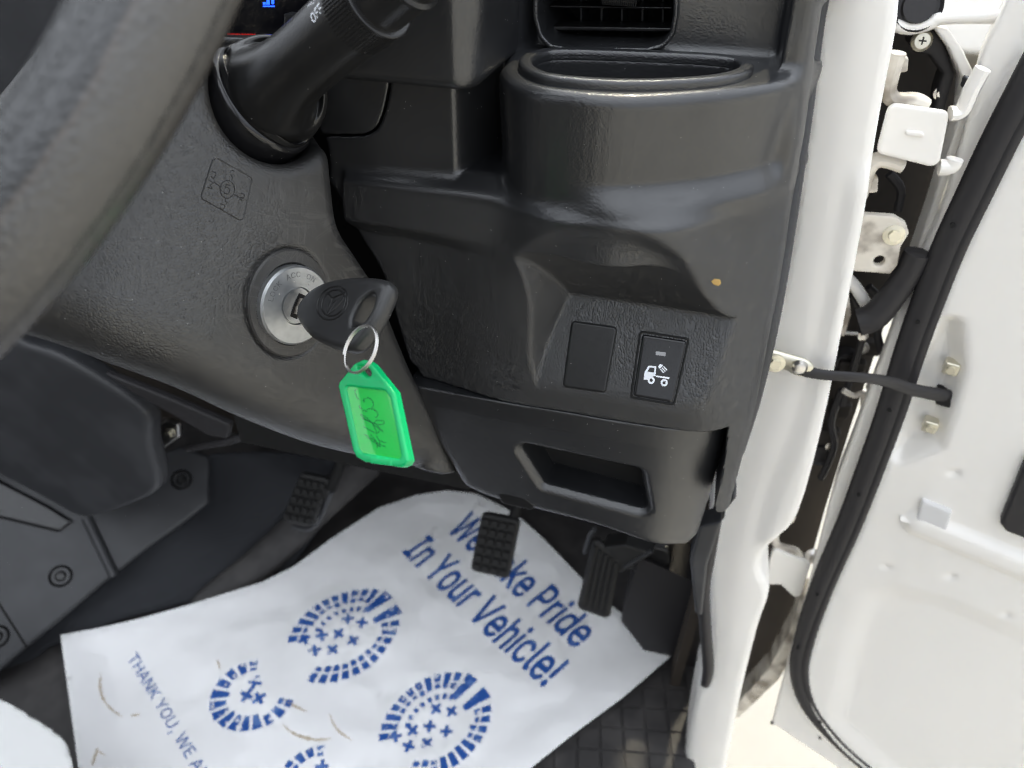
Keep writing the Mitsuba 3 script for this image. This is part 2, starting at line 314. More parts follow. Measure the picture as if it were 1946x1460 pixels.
# ------------------------------------------------------------------ dashboard
dash = thing('dashboard', 'black grained plastic truck dashboard with cup holder, switches and storage slot', 'dashboard')
YB = 0.296
left_edge = curve(xz([(640, 322), (637, 345), (639, 420), (655, 465), (690, 520), (715, 570), (735, 640), (760, 715)], YB), 5)
def xzy(pts): return np.array([Y(u, v, y)[[0, 2]] for u, v, y in pts])
lip = curve(xzy([(600, 318, YB), (640, 322, YB), (700, 327, YB), (800, 337, YB), (880, 345, YB), (940, 354, YB-0.001), (975, 369, YB-0.005), (1040, 387, .285), (1120, 399, .283), (1220, 407, .284), (1300, 407, .290), (1380, 399, .304), (1430, 380, .317), (1457, 340, .330), (1470, 280, .338), (1478, 200, .343), (1487, 110, .346), (1500, 30, .350), (1512, -60, .352)]), 4)
right_edge = xzy([(1640, -60, .39), (1556, 0, .385), (1524, 250, .375), (1478, 560, .355), (1437, 740, .345), (1392, 910, .34)])
B_poly = np.vstack([lip, right_edge, xzy([(1388, 938, .338), (1362, 930, .330)]), xz([(1340, 900), (1000, 860), (818, 795), (774, 727)], YB), left_edge[::-1][:-1]])
B_ch = np.vstack([[(-0.30, lip[0][1])], lip, right_edge+np.array([0.004, 0]), [(0.06, -0.6), (-0.30, -0.6)]])
arch = curve(xz([(930, 560), (950, 510), (985, 480), (1040, 464), (1100, 461), (1180, 467), (1250, 481), (1310, 504), (1360, 539), (1395, 574), (1416, 604), (1440, 660), (1500, 900)], YB), 4)
ridge = curve(xz([(975, 440), (985, 480), (1003, 530), (1010, 600), (1009, 680), (1018, 730), (1030, 757), (1045, 800)], YB), 4)
z_pt = Y(1240, 580, YB+0.027)[2]; z_pb = Y(1180, 792, YB)[2]
from scipy.interpolate import PchipInterpolator
X0 = PchipInterpolator([-0.6, -0.29, -0.245, -0.20, -0.155, -0.13, -0.105, -0.07, 0.1], [0.045, 0.041, 0.036, 0.020, 0.010, 0.003, 0.003, -0.005, -0.010])
def yfront(x, z):
    y = YB+0.05*spl(-0.10-x, 0.01)+0.004
    y = y+0.009*sstep(-0.150, -0.161, z)*sstep(-0.070, -0.135, x)          # below the grained band the face steps back
    y = y-0.0145*np.exp(-(((x+0.03)/0.042)**4))*sstep(-0.185, -0.135, z)
    wr = spl(x-X0(z), 0.006); y = y+1.25*wr                                    # right side turns away to the door
    da = sd_line(arch, x, z); dl = sd_line(ridge, x, z)
    up = np.maximum(z-z_pt, 0); da = -da
    back = np.where(da > 0, 0.027*da/(da+up+1e-4), da); wall = 1.5*dl+0.006; pan = np.minimum(0.027*(z-z_pb)/(z_pt-z_pb), 0.04)
    yr = YB+smin(smin(back, wall, 0.003), pan, 0.0012)
    return smax(y, yr, 0.0025)
def yupper(x, z):
    return 0.3075+0.0585*sstep(-0.108, -0.082, x)+0.012*sstep(-0.07, 0.02, x)
obj('far_panel', box([-0.85, 0.38, -0.25], [-0.31, 0.42, 0.0], 0.01), 'grey_plastic', dash)
fuse = curve(xz([(756, 140), (750, 172), (742, 205), (730, 232), (708, 246), (670, 248), (600, 247)], 0.316), 5)
cup_out = np.array([(-.0905, .330), (-.0865, .312), (-.078, .2985), (-.060, .2895), (-.029, .2915), (.000, .3075), (.0175, .322), (.0335, .340), (.043, .366), (.042, .40), (-.09, .40)])
cup_out = curve(cup_out, 6, closed=True)
rim_o = curve(np.array([(-.081, .321), (-.0727, .304), (-.058, .2965), (-.029, .300), (.001, .316), (.0154, .334), (.0182, .350), (.0107, .362), (-.0132, .363), (-.066, .352), (-.0796, .339)]), 6, closed=True)
rim_i = np.array(sg.Polygon(rim_o).buffer(-0.0062).exterior.coords)[:-1]
z_ct = -0.0765
def fcup(x, y, z): return smax(sd_poly(cup_out, x, y)+0.06*(z_ct-z)-0.0075*sstep(-0.112, -0.125, z)*sstep(-0.058, -0.022, x), z-z_ct, 0.006)
split_a, split_b = Y(770, 722, YB+0.01), Y(1340, 838, YB)
bin_poly = np.vstack([xz([(735, 600), (760, 690), (785, 742), (830, 850), (872, 927)], 0.306), curve(xzy([(872, 927, .308), (930, 951, .309), (1000, 970, .309), (1150, 1006, .311), (1262, 1036, .318), (1303, 1042, .325), (1328, 1020, .331)]), 4)[1:], xzy([(1354, 930, .332), (1376, 840, .326), (1390, 690, .32)])])
def split(x, z): return z-(split_a[2]+(split_b[2]-split_a[2])*(x-split_a[0])/(split_b[0]-split_a[0]))
U_poly = xz([(598, 190), (625, 230), (637, 260), (642, 300), (640, 330), (700, 420), (1500, 420), (1510, -120), (560, -120), (560, 150)], 0.318)
vent_c = rrect(xz([(1040, -70), (1038, 20), (1046, 52), (1062, 70), (1090, 75), (1235, 80), (1262, 74), (1278, 55), (1284, 20), (1286, -70)], 0.375), 0.004)
def fdash(x, y, z):
    yf = yfront(x, z)
    fa, fs_ = (yf-y)*0.72, sd_poly(B_poly, x, z)
    fB = smax(smax(fa, fs_, 0.001), 0.62*(yf-y)+0.78*sd_poly(B_ch, x, z)+0.0062, 0.0016)
    fU = smax((yupper(x, z)-y)*0.85, sd_poly(U_poly, x, z), 0.003)
    d = smin(fB, fU, 0.003)
    d = smin(d, smax(fcup(x, y, z), -0.150-z, 0.002), 0.0048)
    d = smax(d, -smax(smax(sd_poly(rim_i, x, y), -(z+0.138), 0.004), -z-0.2, 0.001), 0.0012)
    d = np.maximum(d, -np.maximum(sd_poly(vent_c, x, z), y-0.44))
    return np.maximum(d, -np.maximum(split(x, z)-0.0004, sd_poly(bin_poly, x, z)-0.0006))
def ffuse(x, y, z): return sd_line(fuse, x, z)
dash_lo, dash_hi = [-0.215, 0.262, -0.33], [0.07, 0.44, 0.0]
fd_main = lambda x, y, z: np.maximum(fdash(x, y, z), 0.0006-ffuse(x, y, z))
print('dash')
obj('main_panel', solid(fd_main, dash_lo, dash_hi, 0.00115), 'dash_grain', dash, smooth=True)
obj('fuse_lid', solid(lambda x, y, z: np.maximum(smax((yupper(x, z)+0.0002-y)*0.85, np.maximum(sd_poly(U_poly, x, z), y-0.33), 0.001), ffuse(x, y, z)+0.0006), [-0.215, 0.30, -0.125], [-0.13, 0.335, -0.06], 0.0009), 'dash_fine', dash, label='fuse cover corner panel above the column gap')
fr_rim = Frame([0, 0, 0], [1, 0, 0], [0, 0, 1])
obj('cup_holder_rim', plate(fr_rim, rim_o, -0.079, -0.0728, 0.0022, 0.0008, holes=[rim_i]), 'dash_fine', dash, label='raised oval rim of the cup holder')
# storage panel below the split line
slot = rrect(xz([(983, 843), (1216, 894), (1230, 985), (1032, 931)], 0.304), 0.004)
slot_b = xz([(975, 835), (1222, 888), (1238, 998), (1020, 945)], 0.300)
def ybin(x, z): return 0.3005+0.05*spl(-0.10-x, 0.01)+0.9*spl(x-0.022, 0.006)+0.10*np.clip(-0.26-z, 0, 1)
def fbin(x, y, z):
    d = smax((ybin(x, z)-y)*0.8, sd_poly(bin_poly, x, z), 0.009)
    hole = np.maximum(sd_poly(slot, x, z), y-0.385)
    bev = (sd_poly(slot, x, z)+(y-ybin(x, z))*0.8-0.0035)*0.78
    d = smax(d, -np.minimum(hole, np.where(y < 0.33, bev, 1.0)), 0.0016)
    d = np.maximum(d, split(x, z)+0.0004)
    return np.maximum(d, y-0.41)
obj('storage_panel', solid(fbin, [-0.165, 0.285, -0.40], [0.065, 0.415, -0.235], 0.00115), 'dash_fine', dash, smooth=True, label='lower panel with an open storage slot')
# black backing boxes added so that the grooves and column gap read dark
obj('dark_backing', cat(box([-0.13, 0.33, -0.35], [0.03, 0.40, -0.2]), box([-0.14, 0.325, -0.15], [-0.11, 0.36, -0.05]), box([-0.30, 0.345, -0.37], [-0.115, 0.35, -0.06])), 'matt_black', dash, smooth=False)
# end cap at the right of the dash
obj('end_cap', tube([Y(u, v, y) for u, v, y in ((1590, -40, .392), (1556, 0, .392), (1522, 250, .382), (1475, 560, .362), (1436, 740, .352), (1408, 860, .347))], [0.0045]*5+[0.002], 14, 5), 'grey_plastic', dash, label='narrow grey bead closing the right end of the dash')
# switches
sw_n = nrm([0, -(z_pt-z_pb), 0.027]); sw_o = np.array([0, YB+0.0004, z_pb])
SW = Frame(sw_o, [1, 0, 0], sw_n)
def swp(pts, h=0.0): return SW.px(pts, h)
b1 = rrect(swp([(1088, 611), (1172, 623), (1150, 745), (1071, 734)]), 0.0018)
b2 = rrect(swp([(1217, 630), (1309, 644), (1281, 769), (1199, 755)]), 0.0016)
obj('switch_frame', cat(plate(SW, np.array(sg.Polygon(b1).buffer(0.0006).exterior.coords)[:-1], -0.004, 0.0007, 0.0006, 0.0005), ), 'matt_black', dash)
obj('blank_switch_cover', plate(SW, b1, -0.002, 0.0011, 0.0006, 0.0005), 'smooth_black', dash, label='blank black cover plate in the left switch position')
obj('switch_bezel', plate(SW, np.array(sg.Polygon(b2).buffer(0.0006).exterior.coords)[:-1], -0.004, 0.0008, 0.0006, 0.0004, holes=[np.array(sg.Polygon(b2).buffer(-0.0006).exterior.coords)[:-1]]), 'matt_black', dash)
swi = 'dashboard__work_light_switch'
b2i = rrect(swp([(1221, 635), (1305, 648), (1278, 765), (1203, 752)]), 0.0014)
obj('work_light_switch', plate(SW, b2i, -0.003, 0.0016, 0.0014, 0.0004, extra=lambda d, a, b, n: d), 'gloss_black', dash, label='glossy black switch with a white truck and lamp symbol')
H_S = 0.00166
def decal(fr, px_pts, h, bs, name, parent, t=0.00005, holes=(), **kw):
    return obj(name, prism(fr, fr.px(px_pts, h), h, h+t, [fr.px(q, h) for q in holes]), bs, parent, smooth=False, **kw)
def crop(pts, x0=1040.0, y0=540.0, s=4.865): return [(x0+a/s, y0+b/s) for a, b in pts]
cab = crop([(890, 885), (900, 815), (935, 755), (1008, 760), (1000, 850), (955, 858), (930, 885)]); win = crop([(925, 810), (948, 772), (992, 774), (985, 818)])
decal(SW, cab, H_S, 'print_white', 'truck_symbol', swi, holes=[win])
decal(SW, crop([(1003, 845), (1130, 862), (1127, 880), (1003, 858)]), H_S, 'print_white', 'truck_symbol', swi)
for cx, cy in ((961, 890), (1081, 912)):
    decal(SW, crop(ell((cx, cy), (33, 0), (0, 34), 24)), H_S, 'print_white', 'truck_symbol', swi, holes=[crop(ell((cx, cy), (15, 0), (0, 16), 16))])
decal(SW, crop([(1027, 765), (1032, 748), (1048, 740), (1065, 746), (1070, 757), (1040, 782), (1030, 777)]), H_S, 'print_white', 'lamp_symbol', swi)
for k in range(3):
    ox, oy = 15*k, -12*k
    decal(SW, crop([(1042+ox, 790+oy), (1050+ox, 784+oy), (1081+ox, 818+oy), (1074+ox, 824+oy)]), H_S, 'print_white', 'lamp_symbol', swi)
decal(SW, crop([(1004, 622), (1095, 632), (1093, 668), (1002, 655)]), H_S, 'print_grey', 'indicator_window', swi)
nk = xz([(946, 934), (990, 938), (1018, 958), (1010, 966), (955, 953)], 0.309)
obj('panel_clip', plate(WF, nk, -0.315, -0.3072, 0.0008, 0.0005), 'smooth_black', dash, label='small dark catch on the lower edge of the storage panel')
debris = thing('leaf_fragment', 'tiny yellow leaf fragment stuck in the hollow above the switches', 'leaf')
lf = Frame(Y(1361, 537, 0.298), [1, 0, 0.1], [0, -1, 0.4])
obj('blade', plate(lf, lf.px([(1351, 535), (1358, 530), (1368, 531), (1371, 538), (1366, 544), (1356, 541)]), -0.0006, 0.0004, 0.0003, 0.0002), 'dry_leaf', debris)
# cluster hood and display
hood_x1 = Y(926, 60, 0.300)[0]; hood_zb = Y(880, 168, 0.292)[2]
hood_x0 = Y(604, 0, 0.284)[0]
hp = rrect(np.array([(hood_x0, 0.02), (hood_x0, hood_zb), (hood_x1, hood_zb), (hood_x1+0.002, 0.02)]), 0.006)
bev_x = Y(868, 60, 0.285)[0]
def fhood(x, y, z):
    fy = 0.284+1.0*spl(x-bev_x, 0.0012)+0.22*np.maximum(z-hood_zb, 0)*0
    fy = np.maximum(fy, 0.284)
    return smax(smax((fy-y)*0.8, sd_poly(hp, x, z), 0.006), y-0.35, 0.001)
obj('instrument_hood', solid(fhood, [-0.19, 0.27, -0.1], [-0.08, 0.36, 0.0], 0.0011), 'dash_grain', dash, smooth=True, label='hood corner of the instrument cluster')
obj('instrument_display', prism(WF, xz([(380, -80), (380, 66), (440, 69), (590, 74), (640, -80)], 0.315), -0.325, -0.315), 'screen_black', dash, smooth=False, label='dark instrument display with a red line and blue icon')
dsp = numbered('dashboard__instrument_display'); dsp = 'dashboard__instrument_display'
decal(WF, [(432, 64), (486, 64.5), (486, 68), (432, 67.5)], -0.3148, 'red_print', 'red_line', dsp, t=0.0002)
ic = cat(*[prism(WF, WF.px(q, -0.3148), -0.3148, -0.3146) for q in ([(506, 9), (513, 9), (512, -6), (508, -6)], [(500, 11), (522, 11), (522, 13.5), (500, 13.5)], [(516, 0), (521, 0), (521, 8), (516, 8)], [(500, 4), (505, 4), (505, 9), (500, 9)])])
k_ = obj('temperature_icon', ic, 'blue_print', dsp, smooth=False, label='lit blue coolant icon'); scene[k_]['emitter'] = {'type': 'area', 'radiance': {'type': 'rgb', 'value': [0.01, 0.06, 0.8]}}
obj('display_sill', plate(WF, xz([(400, 67), (600, 72), (600, 100), (400, 100)], 0.312), -0.34, -0.308, 0.002, 0.001), 'dash_grain', dash)
# air vent
av = 'dashboard__air_vent'
vb = np.array(sg.Polygon(vent_c).buffer(0.0022).exterior.coords)[:-1]
vent_i = np.array(sg.Polygon(vent_c).buffer(-0.0004).exterior.coords)[:-1]
obj('air_vent', fsolid(WF, lambda a, b, n: smax(smax(sd_poly(vb, a, b), -sd_poly(vent_i, a, b), 0.0015), np.abs(n+yupper(a, 0*a)-0.004)-0.007, 0.0028), [*(vb.min(0)-0.003), -0.40], [*(vb.max(0)[:1]+0.003), 0.0, -0.34], 0.0008), 'dash_fine', dash, label='air vent with black slats above the cup holder')
for v0, v1, e in ((9, 14, 8), (48, 57, 0),):
    obj('slat', plate(WF, xz([(1046, v0), (1278, v0+3), (1278, v1+3), (1046, v1)], 0.382), -0.396, -0.380, 0.001, 0.0006), 'smooth_black', av)
for k in range(5):
    u = 1098+k*39.5
    obj('vane', prism(WF, xz([(u, -60), (u+3.5, -60), (u+2, 76), (u-1.5, 76)], 0.39), -0.42, -0.398), 'grey_plastic', av, smooth=False)
obj('vent_cavity', box([-0.10, 0.425, -0.09], [0.0, 0.43, 0.0]), 'matt_black', av, smooth=False)
kn = [box([Y(1142, 0, 0.375)[0], 0.372, Y(1142, 7, 0.375)[2]], [Y(1212, 0, 0.375)[0], 0.385, 0.0], 0.0015)]
for k in range(17):
    x = Y(1146+k*3.9, 0, 0.372)[0]; kn.append(box([x, 0.3708, Y(1142, 6, 0.375)[2]], [x+0.0005, 0.3735, 0.0]))
obj('knob', cat(*kn), 'smooth_black', av, label='ribbed vent thumb knob')

# ------------------------------------------------------------------ steering column
col = thing('steering_column', 'scratched black plastic steering column shroud with the ignition lock', 'steering column')
CF = Frame(D(450, 560, 0.31), RT, -ray(450, 560)); S = 0.31/F
def colAB(a, b): return a/S, -b/S            # about pixels from (450, 560)
def colH(a, b):
    A, B = colAB(a, b); A2, B2 = A+120, B+330; A, B = A+115, B+285   # from points on the crest: (330, 230), (335, 275)
    w2 = A2*0.82+B2*0.57
    w = A*0.95+B*0.31
    wp = spl(w, 8); wq = np.minimum(wp, 330); H = -(0.16*wp+0.0008*wq*wq)-0.55*(wp-wq)-1.1*spl(-w2, 8)
    return np.maximum(H*S, -0.15)
def cl(pts):
    out = []
    for u, v in pts:
        h = 0.0
        for _ in range(30):
            q = CF.l(PL(u, v, CF.o+h*CF.n, CF.n)); h = 0.5*h+0.5*float(colH(q[0], q[1]))
        out.append(q[:2])
    return np.array(out)
cb = curve(cl([(-150, 590), (45, 655), (200, 710), (330, 757), (460, 815), (600, 865), (720, 890), (800, 903)]), 5)
cr = curve(cl([(800, 903), (845, 905), (868, 897), (856, 860), (824, 790), (786, 715), (754, 640), (722, 560), (678, 490), (642, 430), (630, 350), (622, 280), (602, 215), (585, 170), (570, 110)]), 5)
col_poly = np.vstack([cb, cr[1:], cl([(545, 80), (440, 74), (380, 60), (300, -20)]), CF.px([(60, 0), (-200, 300)], -0.03)])
# stalk base axis
ST0, ST1, ST2, ST3 = D(507, 186, 0.345), D(548, 142, 0.322), D(651, 51, 0.298), D(800, -75, 0.270)
sb_ax = nrm(0.823*RT+0.36*UP-0.47*FWD); SB = Frame(ST0, RT, sb_ax)
def fcol(a, b, n):
    c = -sd_poly(col_poly, a, b)
    db = -sd_line(cb, a, b)*-1.0
    R = 0.030; cc = np.clip(db, 0, R); curl = R-np.sqrt(np.maximum(R*R-(R-cc)**2, 0)+1e-9)
    H = colH(a, b)-1.0*curl
    d = smax((n-H)*0.70, -c, 0.004)
    P = np.stack([a, b, n], -1); W = P@CF.M+CF.o; L = (W-SB.o)@SB.M.T
    rr = np.hypot(L[..., 0], L[..., 1]); bore = np.maximum(rr-0.0264, -(L[..., 2]+0.014))
    d = smax(d, -bore, 0.010)
    L2 = (W-LK.o)@LK.M.T; r2 = np.hypot(L2[..., 0]/0.87, L2[..., 1])
    d = smax(d, -np.maximum(r2-0.0255, -(L2[..., 2]+0.0012)), 0.0012)
    return np.maximum(d, -n-0.15)
q = cl([(553, 578)])[0]; e = 1e-3
gH = np.array([(colH(q[0]+e, q[1])-colH(q[0]-e, q[1])), (colH(q[0], q[1]+e)-colH(q[0], q[1]-e))])/(2*e)
lk_o = CF.w([q[0], q[1], float(colH(*q))]); lk_n = nrm(CF.w([-gH[0], -gH[1], 1.0])-CF.o)
LK = Frame(lk_o, RT, lk_n)
def col0(u, v):
    h = 0.0
    for _ in range(30):
        p = PL(u, v, CF.o+h*CF.n, CF.n); q_ = CF.l(p); h = 0.5*h+0.5*float(colH(q_[0], q_[1]))
    return np.linalg.norm(p)
print('stalk depth', [col0(u, v) for u, v in ((492, 200), (430, 160), (540, 280), (560, 200))])
print('lock', lk_o, lk_n)
lo = np.r_[col_poly.min(0), -0.155]; hi = np.r_[col_poly.max(0), 0.005]; lo[0] = max(lo[0], -0.125); lo[1] = max(lo[1], -0.11); hi[1] = min(hi[1]+0.004, 0.145); hi[0] += 0.004; lo[1] -= 0.004
obj('shroud', fsolid(CF, fcol, lo, hi, 0.0012), 'column_grain', col, smooth=True)
# ignition lock
lk = 'steering_column__ignition_lock'
_LKs = Frame(LK.o, RT, LK.n)
def sq(m): L = LK.l(m.vertices); L[:, 0] *= 0.87; m.vertices = LK.w(L); return m
obj('lock_surround', sq(lathe(LK, [(0.0150, -0.008), (0.0240, -0.008), (0.0247, 0.0000), (0.0240, 0.0008), (0.0192, 0.0012), (0.0186, 0.0004), (0.0150, -0.008)])), 'lock_ring_black', col)
lr = 0.0180
obj('ignition_lock', lathe(LK, [(0.0, -0.006), (lr, -0.006), (lr, 0.0038), (lr-0.0009, 0.0048), (0.0086, 0.0052), (0.0082, 0.0040), (0.0077, 0.0040), (0.0077, 0.0054), (0.0070, 0.0054), (0.0, 0.0046)], 64), 'zinc', col, label='round metal ignition lock marked LOCK ACC ON')
# key axes
k_ax = LK.n
k_w = nrm(-0.42*RT-0.9*UP); k_w = nrm(k_w-(k_w@k_ax)*k_ax)
# lock lettering, along the arc
def arc_text(txt, ang0, rad, hgt):
    out, x = [], 0.0; parts = []
    for ch in txt:
        m = meshkit.text_mesh(ch, hgt, 0.00012); w = m.bounds[1][0]; parts.append((m, w)); x += w+0.0002
    a = ang0+x/rad/2
    for m, w in parts:
        a -= (w/2)/rad; m = m.copy(); m.apply_translation([-w/2, rad, 0]); c, s = math.cos(a-math.pi/2), math.sin(a-math.pi/2)
        m.vertices[:, :2] = m.vertices[:, :2]@np.array([[c, s], [-s, c]]); a -= (w/2+0.0002)/rad; out.append(m)
    m = cat(*out); m.vertices[:, 2] += 0.0050; return LK.mesh(m)
def lkang(u, v): p = LK.l(PL(u, v, LK.o+0.005*LK.n, LK.n)); return math.atan2(p[1], p[0]), math.hypot(p[0], p[1])
for txt, uv in (('LOCK', (515, 549)), ('ACC', (556, 513)), ('ON', (594, 522))):
    a, r = lkang(*uv); obj('lettering', arc_text(txt, a, 0.0129, 0.0024), 'zinc_dark', lk, smooth=False)
    obj('position_dot', lathe(Frame(LK.w([0.0111*math.cos(a), 0.0111*math.sin(a), 0.0049]), RT, LK.n), [(0, 0.0005), (0.0003, 0.0003), (0.0004, 0)], 12), 'steel', lk)
slotm = trimesh.creation.box([0.0040, 0.0112, 0.0012]); SLF = Frame(LK.w([0, 0, 0.0048]), np.cross(k_w, LK.n), LK.n)
obj('key_slot', SLF.mesh(slotm), 'matt_black', lk, smooth=False)

# moulded shift-pattern badge on the shroud
def on_col(u, v, lift=0.0):
    d = ray(u, v); d = d/np.linalg.norm(d); t = 0.22
    for _ in range(60):
        L = CF.l(d*t); f = float(fcol(L[0:1], L[1:2], L[2:3])[0]); t += f*0.9
    return d*t-d*lift
def on_rel(pts, lift=0.0):
    d = np.array([nrm(ray(u, v)) for u, v in pts]); t = np.full(len(d), 0.22)
    for _ in range(45): t = t+0.9*fcol(*((d*t[:, None]-CF.o)@CF.M.T).T)
    return d*(t-lift)[:, None]
def bcrop(pts): return [(370+a/9.12, 280+b/9.12) for a, b in pts]
bd = 'steering_column__shift_pattern_badge'
def bline(pts, r=0.00022, n=3, closed=False):
    c = curve(np.array(bcrop(pts)), n, closed) if n > 1 else np.array(bcrop(pts)); c = np.vstack([c, c[:1]]) if closed else c
    return tube(on_rel(c, 0.0), r, 8, 1)
bo = np.array(sg.Polygon([(330, 160), (1000, 535), (830, 1295), (100, 880)]).buffer(-70).buffer(70, quad_segs=4).exterior.coords)
obj('shift_pattern_badge', bline([tuple(p) for p in bo], 0.00028, 1), 'smooth_black', col, label='square moulded badge with a ringed figure and four letters')
obj('badge_ring', bline([tuple(x) for x in ell((565, 730), (125, 0), (0, 155), 20)], closed=True, n=2), 'smooth_black', bd)
obj('badge_figure', bline([(618, 668), (548, 640), (538, 692), (575, 700), (606, 735), (600, 785), (565, 815), (520, 792)], n=1), 'smooth_black', bd)
for pl in ([(640, 580), (650, 520), (620, 470)], [(690, 820), (770, 870), (820, 930)], [(545, 880), (530, 930), (570, 960)], [(440, 680), (380, 640), (330, 600)]): obj('badge_arm', bline(pl), 'smooth_black', bd)
for pl in ([(610, 440), (640, 400), (690, 420)], [(800, 800), (860, 820), (840, 890), (800, 860), (780, 920)], [(440, 980), (520, 1010), (490, 1080), (440, 1050)], [(290, 420), (370, 450), (330, 540), (280, 500)], [(240, 570), (320, 620), (270, 650), (300, 720), (220, 690)]): obj('badge_letter', bline(pl), 'smooth_black', bd)

# ------------------------------------------------------------------ stalk
st = thing('light_stalk', 'black light control stalk with a ribbed ring and white OFF mark, on the steering column', 'stalk')
obj('collar', tube([ST0-0.018*sb_ax, ST0-0.004*sb_ax, ST0-0.001*sb_ax, ST0+0.0004*sb_ax], [0.0252, 0.0252, 0.0250, 0.0236], 64, 4), 'gloss_black', st)
path = [ST0-0.001*sb_ax, ST0+0.004*sb_ax, D(518, 174, 0.335), ST1, 0.6*ST1+0.4*ST2, ST2+0.008*nrm(ST3-ST2)]
lv = nrm(ST3-ST2)
obj('lever', tube(path, [0.0236, 0.0230, 0.0192, 0.0146, 0.0134, 0.0134], 64, 8), 'smooth_black', st, smooth=60)
ST2r = ST2+0.007*lv
LV = Frame(ST2r, np.cross(lv, [0, 0, 1.0]), lv)
def at_s(u, v): # distance along the lever axis of the ring edge seen at a pixel
    return LV.l(D(u, v, 0.272))[2]
s0, s1 = 0.0, 0.013
obj('ring', lathe(LV, [(0.0, s0), (0.0137, s0), (0.0137, s1), (0.0144, s1+0.0006), (0.0144, s1+0.0016), (0.0135, s1+0.0022), (0.0, s1+0.0022)], 96), 'smooth_black', st)
rb = []
for k in range(34):
    a = math.radians(-150+k*5.2)
    # ribs on the underside of the ring
    dvec = math.cos(a)*nrm(LV.l(ST2-UP)[0:2])+0
    dn = nrm(-UP-((-UP)@lv)*lv); ds = np.cross(lv, dn); d = math.cos(math.radians(-88+k*5.2))*dn+math.sin(math.radians(-88+k*5.2))*ds
    rb.append(tube([ST2r+lv*(s0+0.001)+d*0.0137, ST2r+lv*(s1-0.0005)+d*0.0137], 0.00042, 6, 1))
obj('rib_band', cat(*rb), 'smooth_black', st, kind='stuff', label='fine ribs on the lower half of the ring')
obj('grip', lathe(LV, [(0.0, s1+0.002), (0.0124, s1+0.002), (0.0122, 0.030), (0.0128, 0.0305), (0.0130, 0.0320), (0.0116, 0.0328), (0.0115, 0.08), (0.0, 0.082)], 64), 'smooth_black', st)
LEV = tube(path, [0.0236, 0.0230, 0.0192, 0.0146, 0.0134, 0.0134], 64, 8)
LT = LEV.triangles; LN = LEV.face_normals
def ray_mesh(d):
    """first hit of a ray from the viewpoint with the lever"""
    e1_, e2_ = LT[:, 1]-LT[:, 0], LT[:, 2]-LT[:, 0]; h = np.cross(d, e2_); a_ = (e1_*h).sum(1); a_ = np.where(np.abs(a_) < 1e-14, 1e-14, a_)
    s_ = -LT[:, 0]; u = (s_*h).sum(1)/a_; q_ = np.cross(s_, e1_); v = (q_@d)/a_; t = (e2_*q_).sum(1)/a_
    ok = (u >= -1e-6) & (v >= -1e-6) & (u+v <= 1+1e-6) & (t > 0.05); k = np.argmin(np.where(ok, t, 9)); return d*(t[k] if ok[k] else 0.31), k
def on_lever(u, v, rad=0, lift=0.0): p, k = ray_mesh(nrm(ray(u, v))); return p-nrm(p)*lift
lever_r = 0.01345
p0, p1, pu = on_lever(595, 46), on_lever(613, 21), on_lever(586, 38)
m = meshkit.text_mesh('OFF', 0.0033, 0.0001, bold=True); ex = nrm(p1-p0); nn = nrm(np.cross(ex, pu-p0)); nn = nn if nn@p0 < 0 else -nn; ey = np.cross(nn, ex)
wid = m.bounds[1][0]; m.vertices[:, 0] *= np.linalg.norm(p1-p0)/wid
W = p0+m.vertices[:, :1]*ex+m.vertices[:, 1:2]*ey
m.vertices = np.array([ray_mesh(nrm(w))[0]*(1-(0.0005 if z > 5e-5 else -0.0002)) for w, z in zip(W, m.vertices[:, 2])])
obj('off_mark', m, 'print_white', st, smooth=False)
def lever_strip(pts, w, name):
    obj(name, tube([on_lever(u, v, lever_r, 0.0) for u, v in pts], w, 8, 3, squash=(on_lever(*pts[0], lever_r, 0.0), 0.4)), 'print_white', st)
lever_strip([(616, 12), (630, -1)], 0.00035, 'position_line')
for pts in ([(585, 13), (592, 4)], [(590, 10), (597, 6)], [(596, 2), (604, -4)]): lever_strip(pts, 0.00022, 'lamp_mark')

# ------------------------------------------------------------------ steering wheel
sw = thing('steering_wheel', 'worn black steering wheel rim, out of focus close to the viewer', 'steering wheel')
wc = np.array([-0.271, 0.153, 0.014]); wn = np.array([0, -math.sin(0.866), math.cos(0.866)])
WH = Frame(wc, [1, 0, 0], wn)
def torus(R, prof_r, n=160, m=64):
    t = np.linspace(0, 2*np.pi, n, endpoint=False); s = np.linspace(0, 2*np.pi, m, endpoint=False)
    r = prof_r(s); rr = R+r*np.cos(s); zz = r*np.sin(s)
    v = np.stack([np.cos(t)[:, None]*rr, np.sin(t)[:, None]*rr, np.broadcast_to(zz, (n, m))], -1).reshape(-1, 3)
    i, j = np.meshgrid(np.arange(n), np.arange(m), indexing='ij')
    q = np.stack([i*m+j, ((i+1) % n)*m+j, ((i+1) % n)*m+(j+1) % m, i*m+(j+1) % m], -1).reshape(-1, 4)
    return trimesh.Trimesh(v, np.vstack([q[:, [0, 1, 2]], q[:, [0, 2, 3]]]), process=False), np.stack([np.repeat(t, m), np.tile(s, n)], 1)
